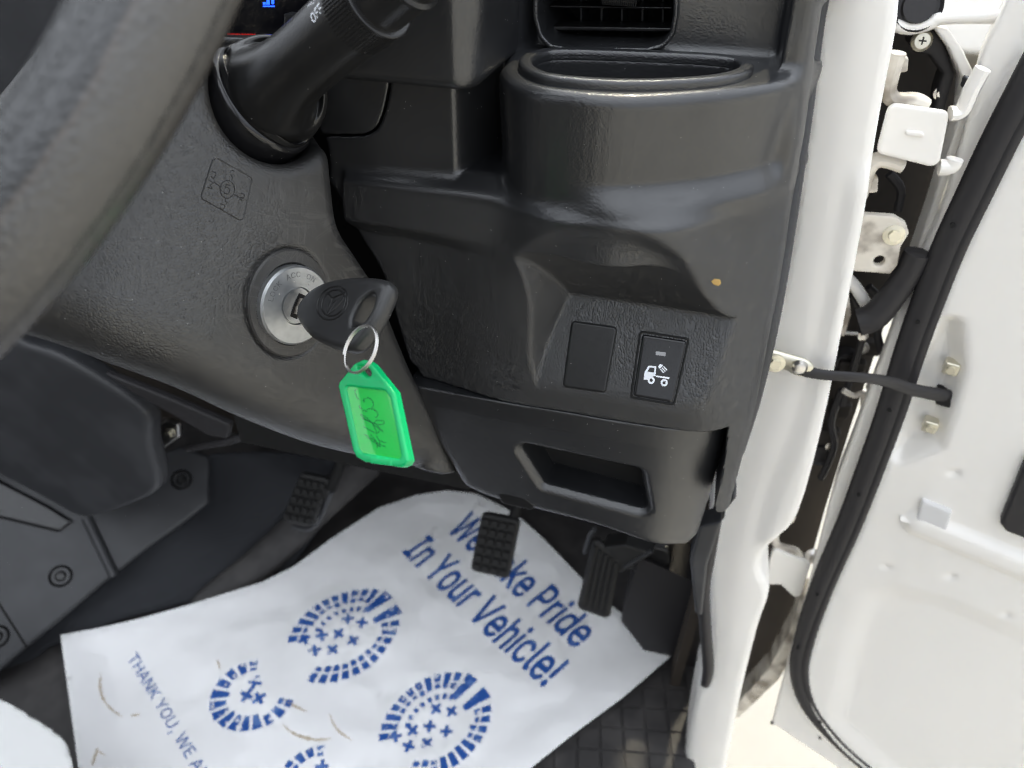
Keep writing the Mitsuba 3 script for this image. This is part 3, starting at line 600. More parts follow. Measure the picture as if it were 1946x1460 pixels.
def wheelcol(p, n, uv):
    # hand-worn outer half with a beige reflection painted in; dark reflection painted on inner half; uv.y runs round the tube
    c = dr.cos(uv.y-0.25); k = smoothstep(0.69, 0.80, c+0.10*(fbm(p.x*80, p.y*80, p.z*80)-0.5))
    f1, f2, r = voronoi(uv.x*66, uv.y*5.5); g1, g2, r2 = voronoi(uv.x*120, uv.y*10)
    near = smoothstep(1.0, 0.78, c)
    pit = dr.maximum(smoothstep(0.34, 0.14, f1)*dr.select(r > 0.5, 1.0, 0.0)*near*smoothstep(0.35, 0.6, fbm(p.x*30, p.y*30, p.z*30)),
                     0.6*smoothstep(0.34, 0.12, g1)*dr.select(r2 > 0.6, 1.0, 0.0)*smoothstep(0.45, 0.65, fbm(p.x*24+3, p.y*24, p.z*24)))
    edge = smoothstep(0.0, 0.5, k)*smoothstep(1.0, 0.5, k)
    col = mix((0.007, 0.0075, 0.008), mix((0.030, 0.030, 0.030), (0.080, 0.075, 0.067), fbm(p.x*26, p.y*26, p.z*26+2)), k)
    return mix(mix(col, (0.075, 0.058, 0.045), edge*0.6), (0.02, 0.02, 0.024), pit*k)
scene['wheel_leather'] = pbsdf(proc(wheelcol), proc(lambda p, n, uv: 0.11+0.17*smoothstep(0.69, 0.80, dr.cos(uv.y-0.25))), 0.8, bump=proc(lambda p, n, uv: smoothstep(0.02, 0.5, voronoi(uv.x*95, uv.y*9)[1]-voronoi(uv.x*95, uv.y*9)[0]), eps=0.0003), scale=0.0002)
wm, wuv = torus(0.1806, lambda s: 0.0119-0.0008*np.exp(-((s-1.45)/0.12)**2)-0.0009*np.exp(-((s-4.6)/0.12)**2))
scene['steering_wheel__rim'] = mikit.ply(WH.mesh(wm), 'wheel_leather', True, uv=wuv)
obj('hub', lathe(WH, [(0, -0.03), (0.07, -0.035), (0.075, -0.02), (0.06, -0.008), (0, 0.0)], 40), 'smooth_black', sw)
for a in (200, 320, 90):
    d = WH.a*math.cos(math.radians(a))+WH.b*math.sin(math.radians(a)); obj('spoke', tube([wc+d*0.05-wn*0.02, wc+d*0.12-wn*0.012, wc+d*0.178], [0.017, 0.014, 0.012], 16, 4, squash=(wn, 0.5)), 'smooth_black', sw)

# ------------------------------------------------------------------ key, ring, tag
key = thing('ignition_key', 'black plastic headed ignition key turned in the lock', 'key')
KF = Frame(LK.w([0, 0, 0.0045]), k_ax, np.cross(k_ax, -k_w))
if KF.n@KF.o > 0: KF = Frame(KF.o, k_ax, -KF.n)
def kc(pts): return [(460+a/5.615, 460+b/5.615) for a, b in pts]
kout = curve(KF.px(kc([(560, 740), (590, 640), (700, 510), (850, 420), (1050, 370), (1260, 355), (1450, 372), (1540, 412), (1560, 500), (1505, 660), (1425, 830), (1315, 990), (1200, 1125), (1110, 1160), (1000, 1140), (850, 1085), (700, 1000), (600, 880), (560, 800)]), 0.004), 4, closed=True)
khole = curve(KF.px(kc([(1180, 880), (1190, 800), (1260, 660), (1345, 572), (1395, 548), (1425, 580), (1400, 690), (1330, 820), (1250, 890), (1200, 905)]), 0.004), 4, closed=True)
def keyx(d, a, b, n):
    return d
k_c = KF.px(kc([(560, 760)]))[0]
def fkey(a, b, n):
    do = sd_poly(kout, a, b); t = 0.0040+0.0012*np.sqrt(np.clip(-do/0.010, 0.0, 1))
    d = smax(do, (np.abs(n)-t)*0.95, 0.0042)
    return smax(d, -sd_poly(khole, a, b), 0.0022)
obj('head', fsolid(KF, fkey, [*(kout.min(0)-0.002), -0.008], [*(kout.max(0)+0.002), 0.008], 0.00055), 'key_plastic', key, smooth=True)
bl = trimesh.creation.box([0.016, 0.0075, 0.0018]); bl.apply_translation([0.005, 0, 0]); gr = trimesh.creation.box([0.016, 0.0018, 0.0024]); gr.apply_translation([0.005, -0.0012, 0])
obj('blade', KF.mesh(cat(bl, gr)), 'brass_key', key, smooth=False)
kz = 0.0052
def kline(pts, r=0.00040, n=3): 
    P = KF.px(kc(pts), kz); return tube([KF.w([p[0], p[1], 0.0040+0.0012*math.sqrt(min(1, max(0, float(-sd_poly(kout, np.array([p[0]]), np.array([p[1]]))[0]))/0.010))]) for p in P], r, 8, n)
e1 = [tuple(x) for x in ell((965, 652), (95, -165), (135, 70), 28)]; e2 = [tuple(x) for x in ell((975, 650), (70, -130), (105, 52), 28)]
obj('emblem', cat(kline(e1+e1[:1]), kline(e2+e2[:1]), kline([(905, 540), (962, 600), (1105, 537)], n=1), kline([(962, 600), (925, 700), (890, 805)], n=1), kline([(1105, 537), (1050, 650), (960, 740), (912, 775)], n=2), kline([(962, 650), (1015, 620), (912, 775)], n=1)), 'smooth_black', key, label='oval maker emblem moulded on the key head')
ring = thing('key_ring', 'silver split ring through the key head and the green tag', 'key ring')
rc = D(686, 664, 0.268); rn = nrm(-0.62*FWD-0.55*RT+0.25*UP); RF = Frame(rc, UP, rn)
rr0 = RF.l(PL(659, 664, rc, rn)); rr1 = RF.l(PL(714, 662, rc, rn)); rt_ = RF.l(PL(694, 619, rc, rn)); rb_ = RF.l(PL(682, 706, rc, rn))
rad = 0.5*np.linalg.norm(rb_-rt_); print('ring', rad, np.linalg.norm(rr1-rr0)/2)
for k in (0,):
    t = np.linspace(0, 4*np.pi-0.5, 110)+2.3; sp = np.stack([rad*np.cos(t), rad*np.sin(t), (t/(4*np.pi)-0.5)*0.0014], 1)
    obj('coil', RF.mesh(tube(sp, 0.00042, 10, 1)), 'steel', ring, smooth=True)
tag = thing('key_tag', 'bright green plastic key tag with a handwritten number', 'key tag')
tg_o = D(712, 790, 0.268); tg_n = nrm(-0.80*FWD-0.50*RT+0.12*UP); TG = Frame(tg_o, RT, tg_n)
def tcr(pts): return [(620+a/5.84, 660+b/5.84) for a, b in pts]
HT = 0.0
tout = rrect(TG.px(tcr([(400, 137), (450, 145), (500, 180), (745, 490), (905, 1260), (870, 1310), (810, 1335), (745, 1325), (720, 1312), (490, 1290), (470, 1275), (420, 1275), (330, 1225), (290, 1150), (125, 430), (135, 390), (300, 185)]), HT), 0.0006)
twin = rrect(TG.px(tcr([(205, 430), (640, 480), (700, 560), (825, 1215), (800, 1240), (390, 1170), (350, 1130)]), HT), 0.0012)
thole = curve(TG.px(tcr([(335, 205), (430, 210), (490, 275), (480, 318), (420, 315), (360, 260)]), HT), 4, closed=True)
obj('frame', plate(TG, tout, -0.0046, 0.0, 0.0012, 0.00035, holes=[twin, thole]), 'green_frame', tag, smooth=True)
obj('card', prism(TG, np.array(sg.Polygon(twin).buffer(0.0008).exterior.coords)[:-1], -0.0034, -0.0012), 'green_card', tag, smooth=False, label='bright green insert card with a handwritten number')
scene['clear_plastic'] = {'type': 'thindielectric', 'int_ior': 1.45}
obj('clear_cover', prism(TG, np.array(sg.Polygon(twin).buffer(0.0006).exterior.coords)[:-1], -0.0009, -0.0008), 'clear_plastic', tag, smooth=False, label='clear plastic window over the card')
obj('catch', plate(TG, TG.px(tcr([(483, 1215), (735, 1245), (725, 1318), (490, 1290)]), 0), -0.004, 0.0004, 0.0008, 0.0003), 'green_frame', tag)
for pl in ([(330, 470), (322, 500), (345, 560), (365, 578)], [(415, 578), (430, 610), (410, 590)], [(420, 575), (470, 565), (510, 590), (528, 640), (510, 668)], [(370, 640), (372, 670), (400, 680)], [(400, 705), (420, 700), (460, 722)], [(455, 690), (510, 685), (560, 715), (578, 750), (560, 775), (540, 778)],
           [(395, 745), (385, 760), (440, 800), (520, 840), (600, 860), (640, 850), (640, 825), (600, 812), (550, 820), (530, 860)], [(395, 745), (470, 800), (540, 870), (640, 940)], [(400, 790), (500, 835)],
           [(415, 880), (560, 955), (520, 860)], [(560, 860), (600, 910), (570, 960)], [(425, 965), (500, 1010), (600, 1080), (665, 1105)], [(450, 1000), (540, 1060), (605, 1110)], [(495, 970), (560, 1050), (570, 1115)], [(560, 985), (590, 1040), (600, 1105)], [(590, 1035), (665, 1065)]):
    obj('handwriting', tube([TG.w([*p, -0.00118]) for p in TG.px(tcr(pl), -0.0012)], 0.00013, 6, 4), 'ink', tag + '__card')

# ------------------------------------------------------------------ pillar and body right of the dash
PB = WF
def pil(pts, y): return xz(pts, y)
pl_l = [(1640, -80), (1556, -5), (1524, 250), (1478, 560), (1405, 740), (1352, 930), (1346, 1000), (1345, 1120), (1348, 1220), (1343, 1300), (1325, 1330), (1310, 1400), (1290, 1500), (1240, 1700)]
pl_r = [(1708, -80), (1702, 40), (1670, 210), (1635, 420), (1597, 620), (1560, 800), (1514, 960), (1470, 1010), (1445, 1060), (1462, 1110), (1440, 1180), (1410, 1300), (1385, 1420), (1370, 1500), (1320, 1700)]
ppoly = np.vstack([curve(pil(pl_l, 0.385), 3), curve(pil(pl_r, 0.40), 3)[::-1]])
pmid = curve(pil([((a[0]+b[0])/2, (a[1]+b[1])/2) for a, b in zip([(1560, 0), (1500, 420), (1437, 740), (1366, 1000), (1345, 1300), (1280, 1560)], [(1700, 0), (1638, 420), (1575, 740), (1470, 1010), (1410, 1300), (1350, 1560)])], 0.39), 4)
def fpil(a, b, n):
    d2 = sd_poly(ppoly, a, b); s = sd_line(pmid, a, b)
    bulge = 0.0025*np.exp(-(s/0.016)**2)+0.10*np.clip(s, -0.03, 0.03)+0.0035*sstep(0.004, 0.02, s)*sstep(-0.12, -0.14, b)*sstep(-0.42, -0.40, b)
    return np.maximum(smax((n+0.392-bulge)*0.9, d2, 0.008), -n-0.45)
obj('door_pillar', fsolid(PB, fpil, [ppoly[:, 0].min()-0.005, -0.93, -0.46], [ppoly[:, 0].max()+0.005, 0.02, -0.37], 0.0022), 'white_paint', body, smooth=True, label='white painted door pillar beside the dash')
obj('pillar_inner', box([0.075, 0.47, -0.9], [0.085, 0.7, -0.02]), 'liner_brown', body, smooth=False)
lin = [(1560, -60), (1860, -60), (1850, 140), (1838, 220), (1755, 480), (1700, 620), (1640, 800), (1590, 960), (1545, 1120), (1500, 1240), (1420, 1320), (1350, 1330), (1450, 800)]
obj('inner_fender', prism(PB, pil([(1660, 20), (1790, 40), (1830, 140), (1810, 220), (1740, 480), (1680, 620), (1620, 800), (1570, 960), (1525, 1120), (1470, 1245), (1395, 1350), (1330, 1340), (1420, 900), (1560, 500)], 0.50), -0.53, -0.50), 'liner_brown', body, smooth=False, label='dark brown inner fender in the gap between pillar and door')
obj('body_seal', tube([Y(u, v, 0.378) for u, v in [(1376, 940), (1360, 985), (1346, 1060), (1337, 1120), (1341, 1200), (1346, 1270), (1340, 1300)]], [0.002, 0.0045, 0.005, 0.005, 0.005, 0.005, 0.004], 16, 5), 'rubber', body, label='black rubber seal along the lower pillar edge')
obj('kick_trim', plate(WF, xz([(1392, 925), (1376, 975), (1330, 985), (1312, 1050), (1322, 1150), (1335, 1155), (1345, 1060), (1378, 960), (1400, 930)], 0.36), -0.368, -0.352, 0.002, 0.001), 'grey_plastic', body)
# fender edge seen right of the gap
fe = pil([(1770, 48), (1800, 52), (1826, 90), (1850, 140), (1838, 220), (1780, 400), (1735, 530), (1700, 600), (1692, 590), (1730, 500), (1768, 390), (1822, 210), (1828, 150), (1800, 90)], 0.47)
obj('fender_edge', plate(WF, fe, -0.485, -0.466, 0.002, 0.0011), 'white_paint', body, label='folded white fender edge behind the hinges')
obj('cowl_bracket', plate(WF, pil([(1700, -40), (1792, -40), (1784, 45), (1745, 42), (1720, 48), (1702, 42)], 0.47), -0.482, -0.47, 0.002, 0.001), 'worn_paint', body, label='beige bracket with a black rubber plug')
gp = Frame(Y(1744, 14, 0.468), [1, 0, 0], [0, -1, 0.3])
obj('rubber_plug', lathe(gp, [(0, 0.004), (0.008, 0.004), (0.0085, 0.001), (0.0105, 0.001), (0.012, 0.003), (0.0125, 0.001), (0.0125, -0.004), (0, -0.004)]), 'rubber', body)
obj('cowl_lip', tube([Y(u, v, 0.466) for u, v in [(1700, 48), (1730, 54), (1765, 46), (1800, 34), (1950, 32), (2100, 30)]], 0.0035, 10, 5), 'white_paint', body, smooth=True)
obj('fender_liner_flange', plate(WF, pil([(1728, 68), (1775, 52), (1795, 80), (1815, 140), (1800, 190), (1792, 225), (1770, 225), (1780, 170), (1790, 140), (1765, 105), (1740, 100), (1728, 85)], 0.476), -0.492, -0.474, 0.003, 0.0011), 'rubber', body)
def bolt(u, v, y, r, name='bolt', bs='bolt_zinc', nn=(0, -1, 0.1), parent=None):
    fr = Frame(Y(u, v, y), [1, 0, 0], nn)
    m = lathe(fr, [(0, 0.35*r), (0.5*r, 0.33*r), (0.56*r, 0.1*r), (0.62*r, 0.1*r), (1.0*r, 0.05*r), (1.04*r, -0.1*r), (0, -0.2*r)], 20)
    hx = trimesh.creation.cylinder(0.58*r, 0.8*r, sections=6); hx.apply_translation([0, 0, 0.1*r])
    cr1 = trimesh.creation.box([0.6*r, 0.13*r, 0.1*r]); cr1.apply_translation([0, 0, 0.5*r]); 
    return obj(name, cat(m, fr.mesh(hx)), bs, parent or body, smooth=30)
fs = Frame(Y(1752, 78, 0.472), [1, 0, 0], [0, -1, 0.2])
sc = obj('screw', lathe(fs, [(0, 0.0016), (0.004, 0.0014), (0.0055, 0.0), (0.0055, -0.002), (0, -0.002)], 24), 'bolt_zinc', body)
obj('cross_slot', fs.mesh(cat(trimesh.creation.box([0.004, 0.0008, 0.0034]), trimesh.creation.box([0.0008, 0.004, 0.0034]))), 'matt_black', sc, smooth=False)
# lower bracket with bolt and hole
bk = pil([(1640, 408), (1700, 412), (1722, 425), (1728, 445), (1712, 470), (1706, 505), (1692, 522), (1606, 515)], 0.44)
obj('hinge_bracket', plate(WF, bk, -0.446, -0.44, 0.0015, 0.0008, holes=[ell(xz([(1671, 497)], 0.44)[0], (0.0032, 0), (0, 0.0034), 20)]), 'worn_paint', body, label='pale bracket plate with a bolt and a hole')
bolt(1699, 447, 0.4395, 0.0062)
for u, v, r in ((1640, 662, 0.0045), (1580, 850, 0.0045)): bolt(u, v, 0.485, r, bs='steel')
for u, v in ((1606, 690), (1558, 862)):
    obj('grommet', lathe(Frame(Y(u, v, 0.492), [1, 0, 0], [0, -1, 0.1]), [(0, 0.002), (0.007, 0.002), (0.009, 0.0045), (0.0105, 0.002), (0.011, -0.008), (0, -0.008)], 32), 'rubber', body)
obj('stay_rod', tube([Y(u, v, 0.46) for u, v in [(1605, 525), (1625, 545), (1650, 585), (1660, 600)]], 0.004, 10, 4), 'white_paint', body)
obj('stay_plate', plate(WF, pil([(1598, 535), (1612, 545), (1618, 600), (1605, 640), (1590, 640), (1592, 560)], 0.455), -0.459, -0.455, 0.001, 0.0008), 'worn_paint', body)
obj('fender_bead', tube([Y(u, v, 0.498) for u, v in [(1600, 632), (1640, 636)]], 0.0014, 8, 1), 'white_paint', body)
obj('rubber_hose', tube([Y(u, v, 0.445) for u, v in [(1632, 612), (1660, 602), (1690, 570), (1725, 520), (1745, 480)]], [0.009, 0.0092, 0.0085, 0.008, 0.008], 20, 5), 'rubber', body, label='black rubber hose bridging pillar and door')
for k, pts in enumerate(([(1650, 545), (1672, 575), (1668, 640), (1690, 700)], [(1618, 560), (1640, 620), (1625, 690), (1600, 770)], [(1690, 330), (1712, 360), (1706, 400)], [(1600, 740), (1580, 800), (1585, 850), (1560, 910)])):
    obj('wire', tube([Y(u, v, 0.478) for u, v in pts], 0.0028, 8, 4), 'rubber', body)
for u, v, w_ in ((1655, 660, 22), (1622, 700, 26), (1600, 780, 20), (1575, 830, 24)):
    obj('dark_bracket', plate(WF, rrect(pil([(u-w_, v-14), (u+w_, v-10), (u+w_-8, v+16), (u-w_-6, v+12)], 0.488), 0.001), -0.494, -0.486, 0.0012, 0.001), 'liner_brown', body)
obj('clip_hook', tube([Y(u, v, 0.47) for u, v in [(1602, 742), (1622, 752), (1640, 748), (1640, 770)]], 0.0022, 8, 4), 'worn_paint', body)
for u, v in ((1786, 178), (1700, 585), (1640, 640), (1655, 735)): bolt(u, v, 0.476, 0.0034, bs='steel')
obj('wheel_arch_edge', plate(WF, pil([(1545, 1130), (1535, 1200), (1480, 1290), (1405, 1362), (1385, 1362), (1395, 1340), (1460, 1270), (1510, 1180), (1520, 1130)], 0.47), -0.49, -0.468, 0.002, 0.0014), 'worn_paint', body, label='beige wheel arch edge above the ground')

# ------------------------------------------------------------------ open door
door = thing('open_door', 'open white truck door seen from its inner side, with black weatherstrip', 'door')
dd = np.array([math.sin(math.radians(76)), -math.cos(math.radians(76)), 0.0]); dn_ = np.array([-dd[1]*-1*-1, -dd[0], 0.0]); dn_ = nrm([-math.cos(math.radians(76)), -math.sin(math.radians(76)), 0])
DF = Frame([0.13, 0.455, -0.3], dd, dn_)
def dp(pts, h=0.0): return DF.px(pts, h)
dl = [(1935, -40), (1892, 45), (1860, 115), (1842, 200), (1815, 305), (1785, 405), (1745, 490), (1708, 580), (1682, 660), (1650, 745), (1612, 850), (1582, 930), (1556, 1030), (1530, 1130), (1500, 1240)]
dout = np.vstack([curve(dp(dl), 3), dp([(1465, 1375), (1590, 1460), (1760, 1570), (2000, 1730), (2300, 1700), (2300, -40)])])
seal_px = [(1985, 100), (1900, 262), (1848, 370), (1800, 472), (1762, 570), (1728, 665), (1690, 785), (1652, 890), (1610, 1000), (1562, 1110), (1527, 1210), (1516, 1275), (1535, 1340), (1585, 1405), (1650, 1462), (1740, 1530)]
seal = curve(dp(seal_px), 5)
recess = rrect(dp([(1620, 1180), (1650, 1110), (1700, 1096), (1800, 1120), (1946, 1180), (2200, 1290), (2200, 1600), (1900, 1560), (1720, 1470), (1580, 1350)]), 0.012)
tri = rrect(dp([(1822, 545), (1832, 690), (1790, 830), (1690, 872), (1720, 700)]), 0.006)
bead = dp([(1752, 975), (1900, 1035), (2100, 1120)])
def fdoor(a, b, n):
    d2 = sd_poly(dout, a, b); s = sd_line(seal, a, b)
    ins = sstep(-0.012, 0.012, s)
    h = 0.012*ins                                                   # inner panel stands proud of the flange
    h = h-0.0035*sstep(0.008, -0.016, sd_poly(recess, a, b))
    t = sd_poly(tri, a, b); h = h-0.014*sstep(0.004, -0.010, t)
    bd = np.abs(sd_line(bead, a, b)); h = h+0.0055*np.exp(-(bd/0.010)**4)
    for c in dim: h = h-0.0022*np.exp(-((a-c[0])**2+(b-c[1])**2)/0.003**2)
    return smax((n-h)*0.8, smax(d2, -n-0.03, 0.004), 0.004)
dim = dp([(1815, 880), (1688, 1058), (1912, 1147), (1808, 1075)])
sgn = 1 if float(sd_line(seal, *dp([(1850, 700)]).T)[0]) > 0 else -1
if sgn < 0: seal = seal[::-1]
lo_, hi_ = dout.min(0)-0.004, dout.max(0)+0.004
obj('inner_panel', fsolid(DF, fdoor, [lo_[0], max(lo_[1], -0.62), -0.034], [min(hi_[0], 0.42), hi_[1], 0.03], 0.0022), 'white_paint', door, smooth=True)
sl = [DF.w([*p, 0.008]) for p in dp(seal_px, 0.008)]
obj('weatherstrip', cat(tube(sl, [0.0088]*10+[0.0075]*3+[0.0055]*3, 20, 5, squash=(DF.n, 0.8)), tube([DF.w([p[0]+0.0065, p[1]+0.002, 0.011]) for p in dp(seal_px, 0.011)], [0.0035]*12+[0.0022]*4, 12, 5)), 'rubber', door, label='black rubber weatherstrip around the door edge')
for u, v in ((1810, 428), (1744, 612), (1690, 780), (1632, 940), (1553, 1130), (1516, 1232), (1558, 1374)):
    obj('strip_hole', lathe(Frame(DF.w([*dp([(u, v)], 0.0155)[0], 0.0155]), DF.a, DF.n), [(0, 0.0006), (0.0013, 0.0006), (0.0013, -0.002)], 10), 'matt_black', door)
for u, v in ((1808, 696), (1768, 806)):
    fr = Frame(DF.w([*dp([(u, v)], 0.004)[0], 0.004]), DF.a, DF.n); obj('square_nut', cat(fr.mesh(box([-0.0045, -0.0045, -0.004], [0.0045, 0.0045, 0.005], 0.0012)), lathe(fr, [(0, 0.007), (0.0025, 0.007), (0.0028, 0.004)], 16)), 'bolt_zinc', door)
obj('bead_patch', plate(DF, dp([(1752, 955), (1808, 978), (1798, 1014), (1738, 998)], 0.018), 0.010, 0.0164, 0.0016, 0.0008), 'dull_patch', door, label='dull grey end of the pressed ridge')
obj('trim_panel', plate(DF, rrect(dp([(1950, 860), (1900, 985), (1912, 1000), (1990, 1030), (2100, 860)], 0.012), 0.003), 0.006, 0.018, 0.002, 0.0012), 'rubber', door, label='black trim corner at the right edge of the view')
for u, v in ((1467, 1374), (1558, 1402)):
    obj('flange_hole', lathe(Frame(DF.w([*dp([(u, v)], 0.0)[0], 0.0006]), DF.a, DF.n), [(0, 0.0004), (0.0016, 0.0004), (0.0016, -0.002)], 12), 'matt_black', door)
# upper hinge
hy = 0.425
obj('upper_hinge', plate(WF, rrect(xz([(1690, 196), (1806, 213), (1784, 322), (1665, 292)], hy), 0.004), -hy-0.004, -hy, 0.0018, 0.0008), 'white_paint', door, label='white pressed hinge leaf of the door')
uh = 'open_door__upper_hinge'
obj('hinge_knuckle', plate(WF, rrect(xz([(1718, 246), (1754, 250), (1760, 262), (1722, 258)], hy-0.001), 0.001), -hy, -hy+0.0016, 0.0012, 0.0005), 'white_paint', uh)
obj('hinge_arm', tube([Y(u, v, hy+0.01) for u, v in [(1706, 100), (1694, 140), (1688, 172), (1700, 190), (1740, 192), (1757, 202)]], 0.0042, 12, 5, squash=([0, 1, 0], 1.6)), 'worn_paint', uh)
obj('hinge_arm', tube([Y(u, v, hy+0.01) for u, v in [(1714, 314), (1690, 306), (1668, 304), (1652, 318), (1643, 345), (1634, 372)]], 0.0042, 12, 5, squash=([0, 1, 0], 1.6)), 'worn_paint', uh)
for u, v in ((1714, 122), (1657, 350)):
    obj('hinge_pad', plate(WF, rrect(xz([(u-10, v-12), (u+12, v-14), (u+10, v+14), (u-12, v+16)], hy+0.012), 0.001), -hy-0.018, -hy-0.010, 0.0012, 0.0006), 'worn_paint', uh)
obj('hinge_foot', tube([Y(u, v, hy+0.004) for u, v in [(1806, 216), (1828, 210), (1846, 170), (1868, 130)]], 0.0035, 10, 4, squash=([0, 1, 0], 2.0)), 'white_paint', uh)
obj('hinge_foot', tube([Y(u, v, hy+0.006) for u, v in [(1784, 318), (1806, 316), (1815, 302)]], 0.0045, 10, 4), 'white_paint', uh)
obj('hinge_spacer', plate(WF, rrect(xz([(1838, 150), (1856, 154), (1848, 176), (1832, 172)], hy+0.02), 0.001), -hy-0.03, -hy-0.018, 0.001, 0.0006), 'grey_plastic', uh)
# lower hinge
hy2 = 0.455
obj('lower_hinge', plate(WF, rrect(xz([(1468, 1042), (1542, 1072), (1518, 1145), (1484, 1112), (1452, 1112)], hy2), 0.004), -hy2-0.005, -hy2, 0.0018, 0.001), 'white_paint', door, label='lower white hinge leaf near the floor')
obj('hinge_arm', tube([Y(u, v, hy2+0.006) for u, v in [(1474, 1000), (1473, 1030), (1486, 1040), (1510, 1046), (1520, 1056)]], 0.0036, 10, 5), 'worn_paint', 'open_door__lower_hinge')
obj('hinge_bolt', cat(lathe(Frame(Y(1547, 1058, 0.46), [1, 0, 0], [0, -1, 0.2]), [(0, 0.004), (0.005, 0.003), (0.008, 0), (0, -0.004)], 20), lathe(Frame(Y(1498, 983, 0.47), [1, 0, 0], [0, -1, 0.2]), [(0, 0.004), (0.005, 0.003), (0.006, 0), (0, -0.004)], 20)), 'steel', 'open_door__lower_hinge')
# check strap
cs = thing('door_check_strap', 'dark metal door check strap bolted to the pillar and reaching the open door', 'door check strap')
p_in = Y(1472, 692, 0.383)
obj('bar', tube([Y(1520, 702, 0.376), Y(1560, 712, 0.378), Y(1640, 718, 0.385), Y(1690, 726, 0.41), Y(1735, 741, 0.42), Y(1804, 754, 0.436)], [0.0042, 0.0036, 0.0036, 0.0042, 0.0046, 0.0052], 12, 6, squash=([0, 1, 0], 0.5)), 'rubber', cs)
obj('slot', plate(DF, rrect(DF.px([(1780, 738), (1808, 744), (1806, 770), (1778, 762)], 0.004), 0.001), -0.004, 0.0085, 0.001, 0.0006), 'matt_black', cs)
obj('bracket', tube([Y(1462, 682, 0.379), Y(1490, 686, 0.378), Y(1522, 698, 0.377), Y(1534, 706, 0.377)], [0.0075, 0.0055, 0.0062, 0.005], 20, 5, squash=([0, 1, 0], 0.45)), 'bolt_zinc', cs)
bolt(1473, 691, 0.375, 0.0058, 'bolt', 'bolt_zinc', parent=cs)
obj('pin', lathe(Frame(Y(1520, 698, 0.373), [1, 0, 0], [0, -1, 0.2]), [(0, 0.003), (0.003, 0.0025), (0.0045, 0), (0, -0.002)], 18), 'steel', cs)

# ------------------------------------------------------------------ vehicle outside
van = thing('parked_vehicle', 'white vehicle parked outside, seen small in the top right corner', 'vehicle')
vb_ = box([-0.4, 6.3, -1.05], [6.0, 8.0, 0.6], 0.15)
obj('body', vb_, 'white_paint', van)
obj('bumper', box([-0.3, 6.2, -1.12], [5.9, 6.33, -0.85], 0.05), 'white_paint', van)
obj('window', box([0.2, 6.28, -0.55], [5.4, 6.4, 0.1]), 'car_glass', van)
for x in (1.0, 4.6):
    w = trimesh.creation.cylinder(0.30, 0.2, sections=32); w.apply_transform(trimesh.transformations.rotation_matrix(np.pi/2, [1, 0, 0])); w.apply_translation([x, 6.5, -1.05]); obj('wheel', w, 'rubber', van)

# ------------------------------------------------------------------ footwell
def zfl(x, y): return FLZ
mat = thing('rubber_floor_mat', 'dark rubber floor covering with a square tile pattern', 'floor mat')
def zp(u, v, z=FLZ): return Z(u, v, z)
obj('base', prism(fr_rim, np.array([zp(u, v)[:2] for u, v in [(1345, 1210), (1340, 1330), (1310, 1480), (1270, 1700), (500, 1700), (300, 1450), (560, 1080), (900, 980), (1200, 1100)]]), FLZ-0.004, FLZ), 'mat_rubber', mat, smooth=False)
o1 = zp(1180, 1345); ta = nrm(zp(1290, 1345)-zp(1080, 1330)); tb = np.cross([0, 0, 1.0], ta); ts = 0.0245
for i in range(-8, 5):
    for j in range(-6, 6):
        c = o1+ta*ts*(i+0.5)+tb*ts*(j+0.5)
        uvw = c@np.stack([RT, UP, FWD]).T; u, v = CX+F*uvw[0]/uvw[2], CY-F*uvw[1]/uvw[2]
        # the part of the mat that the paper leaves free
        side = (u-1280)*(1460-1240)-(v-1240)*(1030-1280)
        if side < -3000 or v > 1500 or u > 1322 or v < 1250: continue
        t = box([-ts*0.46, -ts*0.46, 0], [ts*0.46, ts*0.46, 0.0022]); t.vertices[:, :2] *= np.where(t.vertices[:, 2:] > 0.001, 0.94, 1.0)
        obj('tile', Frame(c, ta, [0, 0, 1.0]).mesh(t), 'mat_rubber', mat, smooth=False)
paper = thing('paper_floor_mat', 'white printed paper floor mat with blue shoe prints, lying in the footwell', 'paper mat')
pe = [(118, 1212), (230, 1187), (380, 1150), (500, 1115), (562, 1083), (630, 1030), (720, 970), (790, 945), (850, 938), (905, 946), (980, 985), (1030, 1030), (1120, 1120), (1180, 1170), (1290, 1236), (1184, 1330), (1040, 1442), (900, 1560), (700, 1750), (300, 1800), (180, 1640), (152, 1470), (140, 1380), (128, 1290)]
PZ = FLZ+0.008
pp = np.array([zp(u, v, PZ)[:2] for u, v in pe]); pg = sg.Polygon(pp)
def zpap(x, y):
    p = np.stack([np.asarray(x), np.asarray(y), np.zeros_like(np.asarray(x, float))], -1)
    dd_ = -sd_poly(pp, np.asarray(x, float), np.asarray(y, float)); e = sstep(0.0, 0.05, dd_)
    return PZ+0.016*(meshkit.fbm(p*8+3, 4, 5)-0.5)*(0.35+e)+0.006*(1-e)+0.003*np.sin(x*19+y*7)
def draped(poly, lift, step):
    """a sheet over the polygon that follows the paper's surface"""
    poly = poly.buffer(0); out = []
    for g_ in getattr(poly, 'geoms', [poly]):
        if g_.is_empty: continue
        v, f = trimesh.creation.triangulate_polygon(g_, engine='earcut'); m = trimesh.Trimesh(np.c_[v, v[:, 0]*0], f)
        for _ in range(12):
            if m.edges_unique_length.max() < step*1.6: break
            vv, ff = trimesh.remesh.subdivide_to_size(m.vertices, m.faces, step*1.5, max_iter=12); m = trimesh.Trimesh(vv, ff)
        m.vertices[:, 2] = zpap(m.vertices[:, 0], m.vertices[:, 1])+lift; out.append(m)
    m = cat(*out)
    if m.face_normals[:, 2].mean() < 0: m.invert()
    return m
gxs = np.mgrid[pp[:, 0].min():pp[:, 0].max():0.006, pp[:, 1].min():pp[:, 1].max():0.006].reshape(2, -1).T
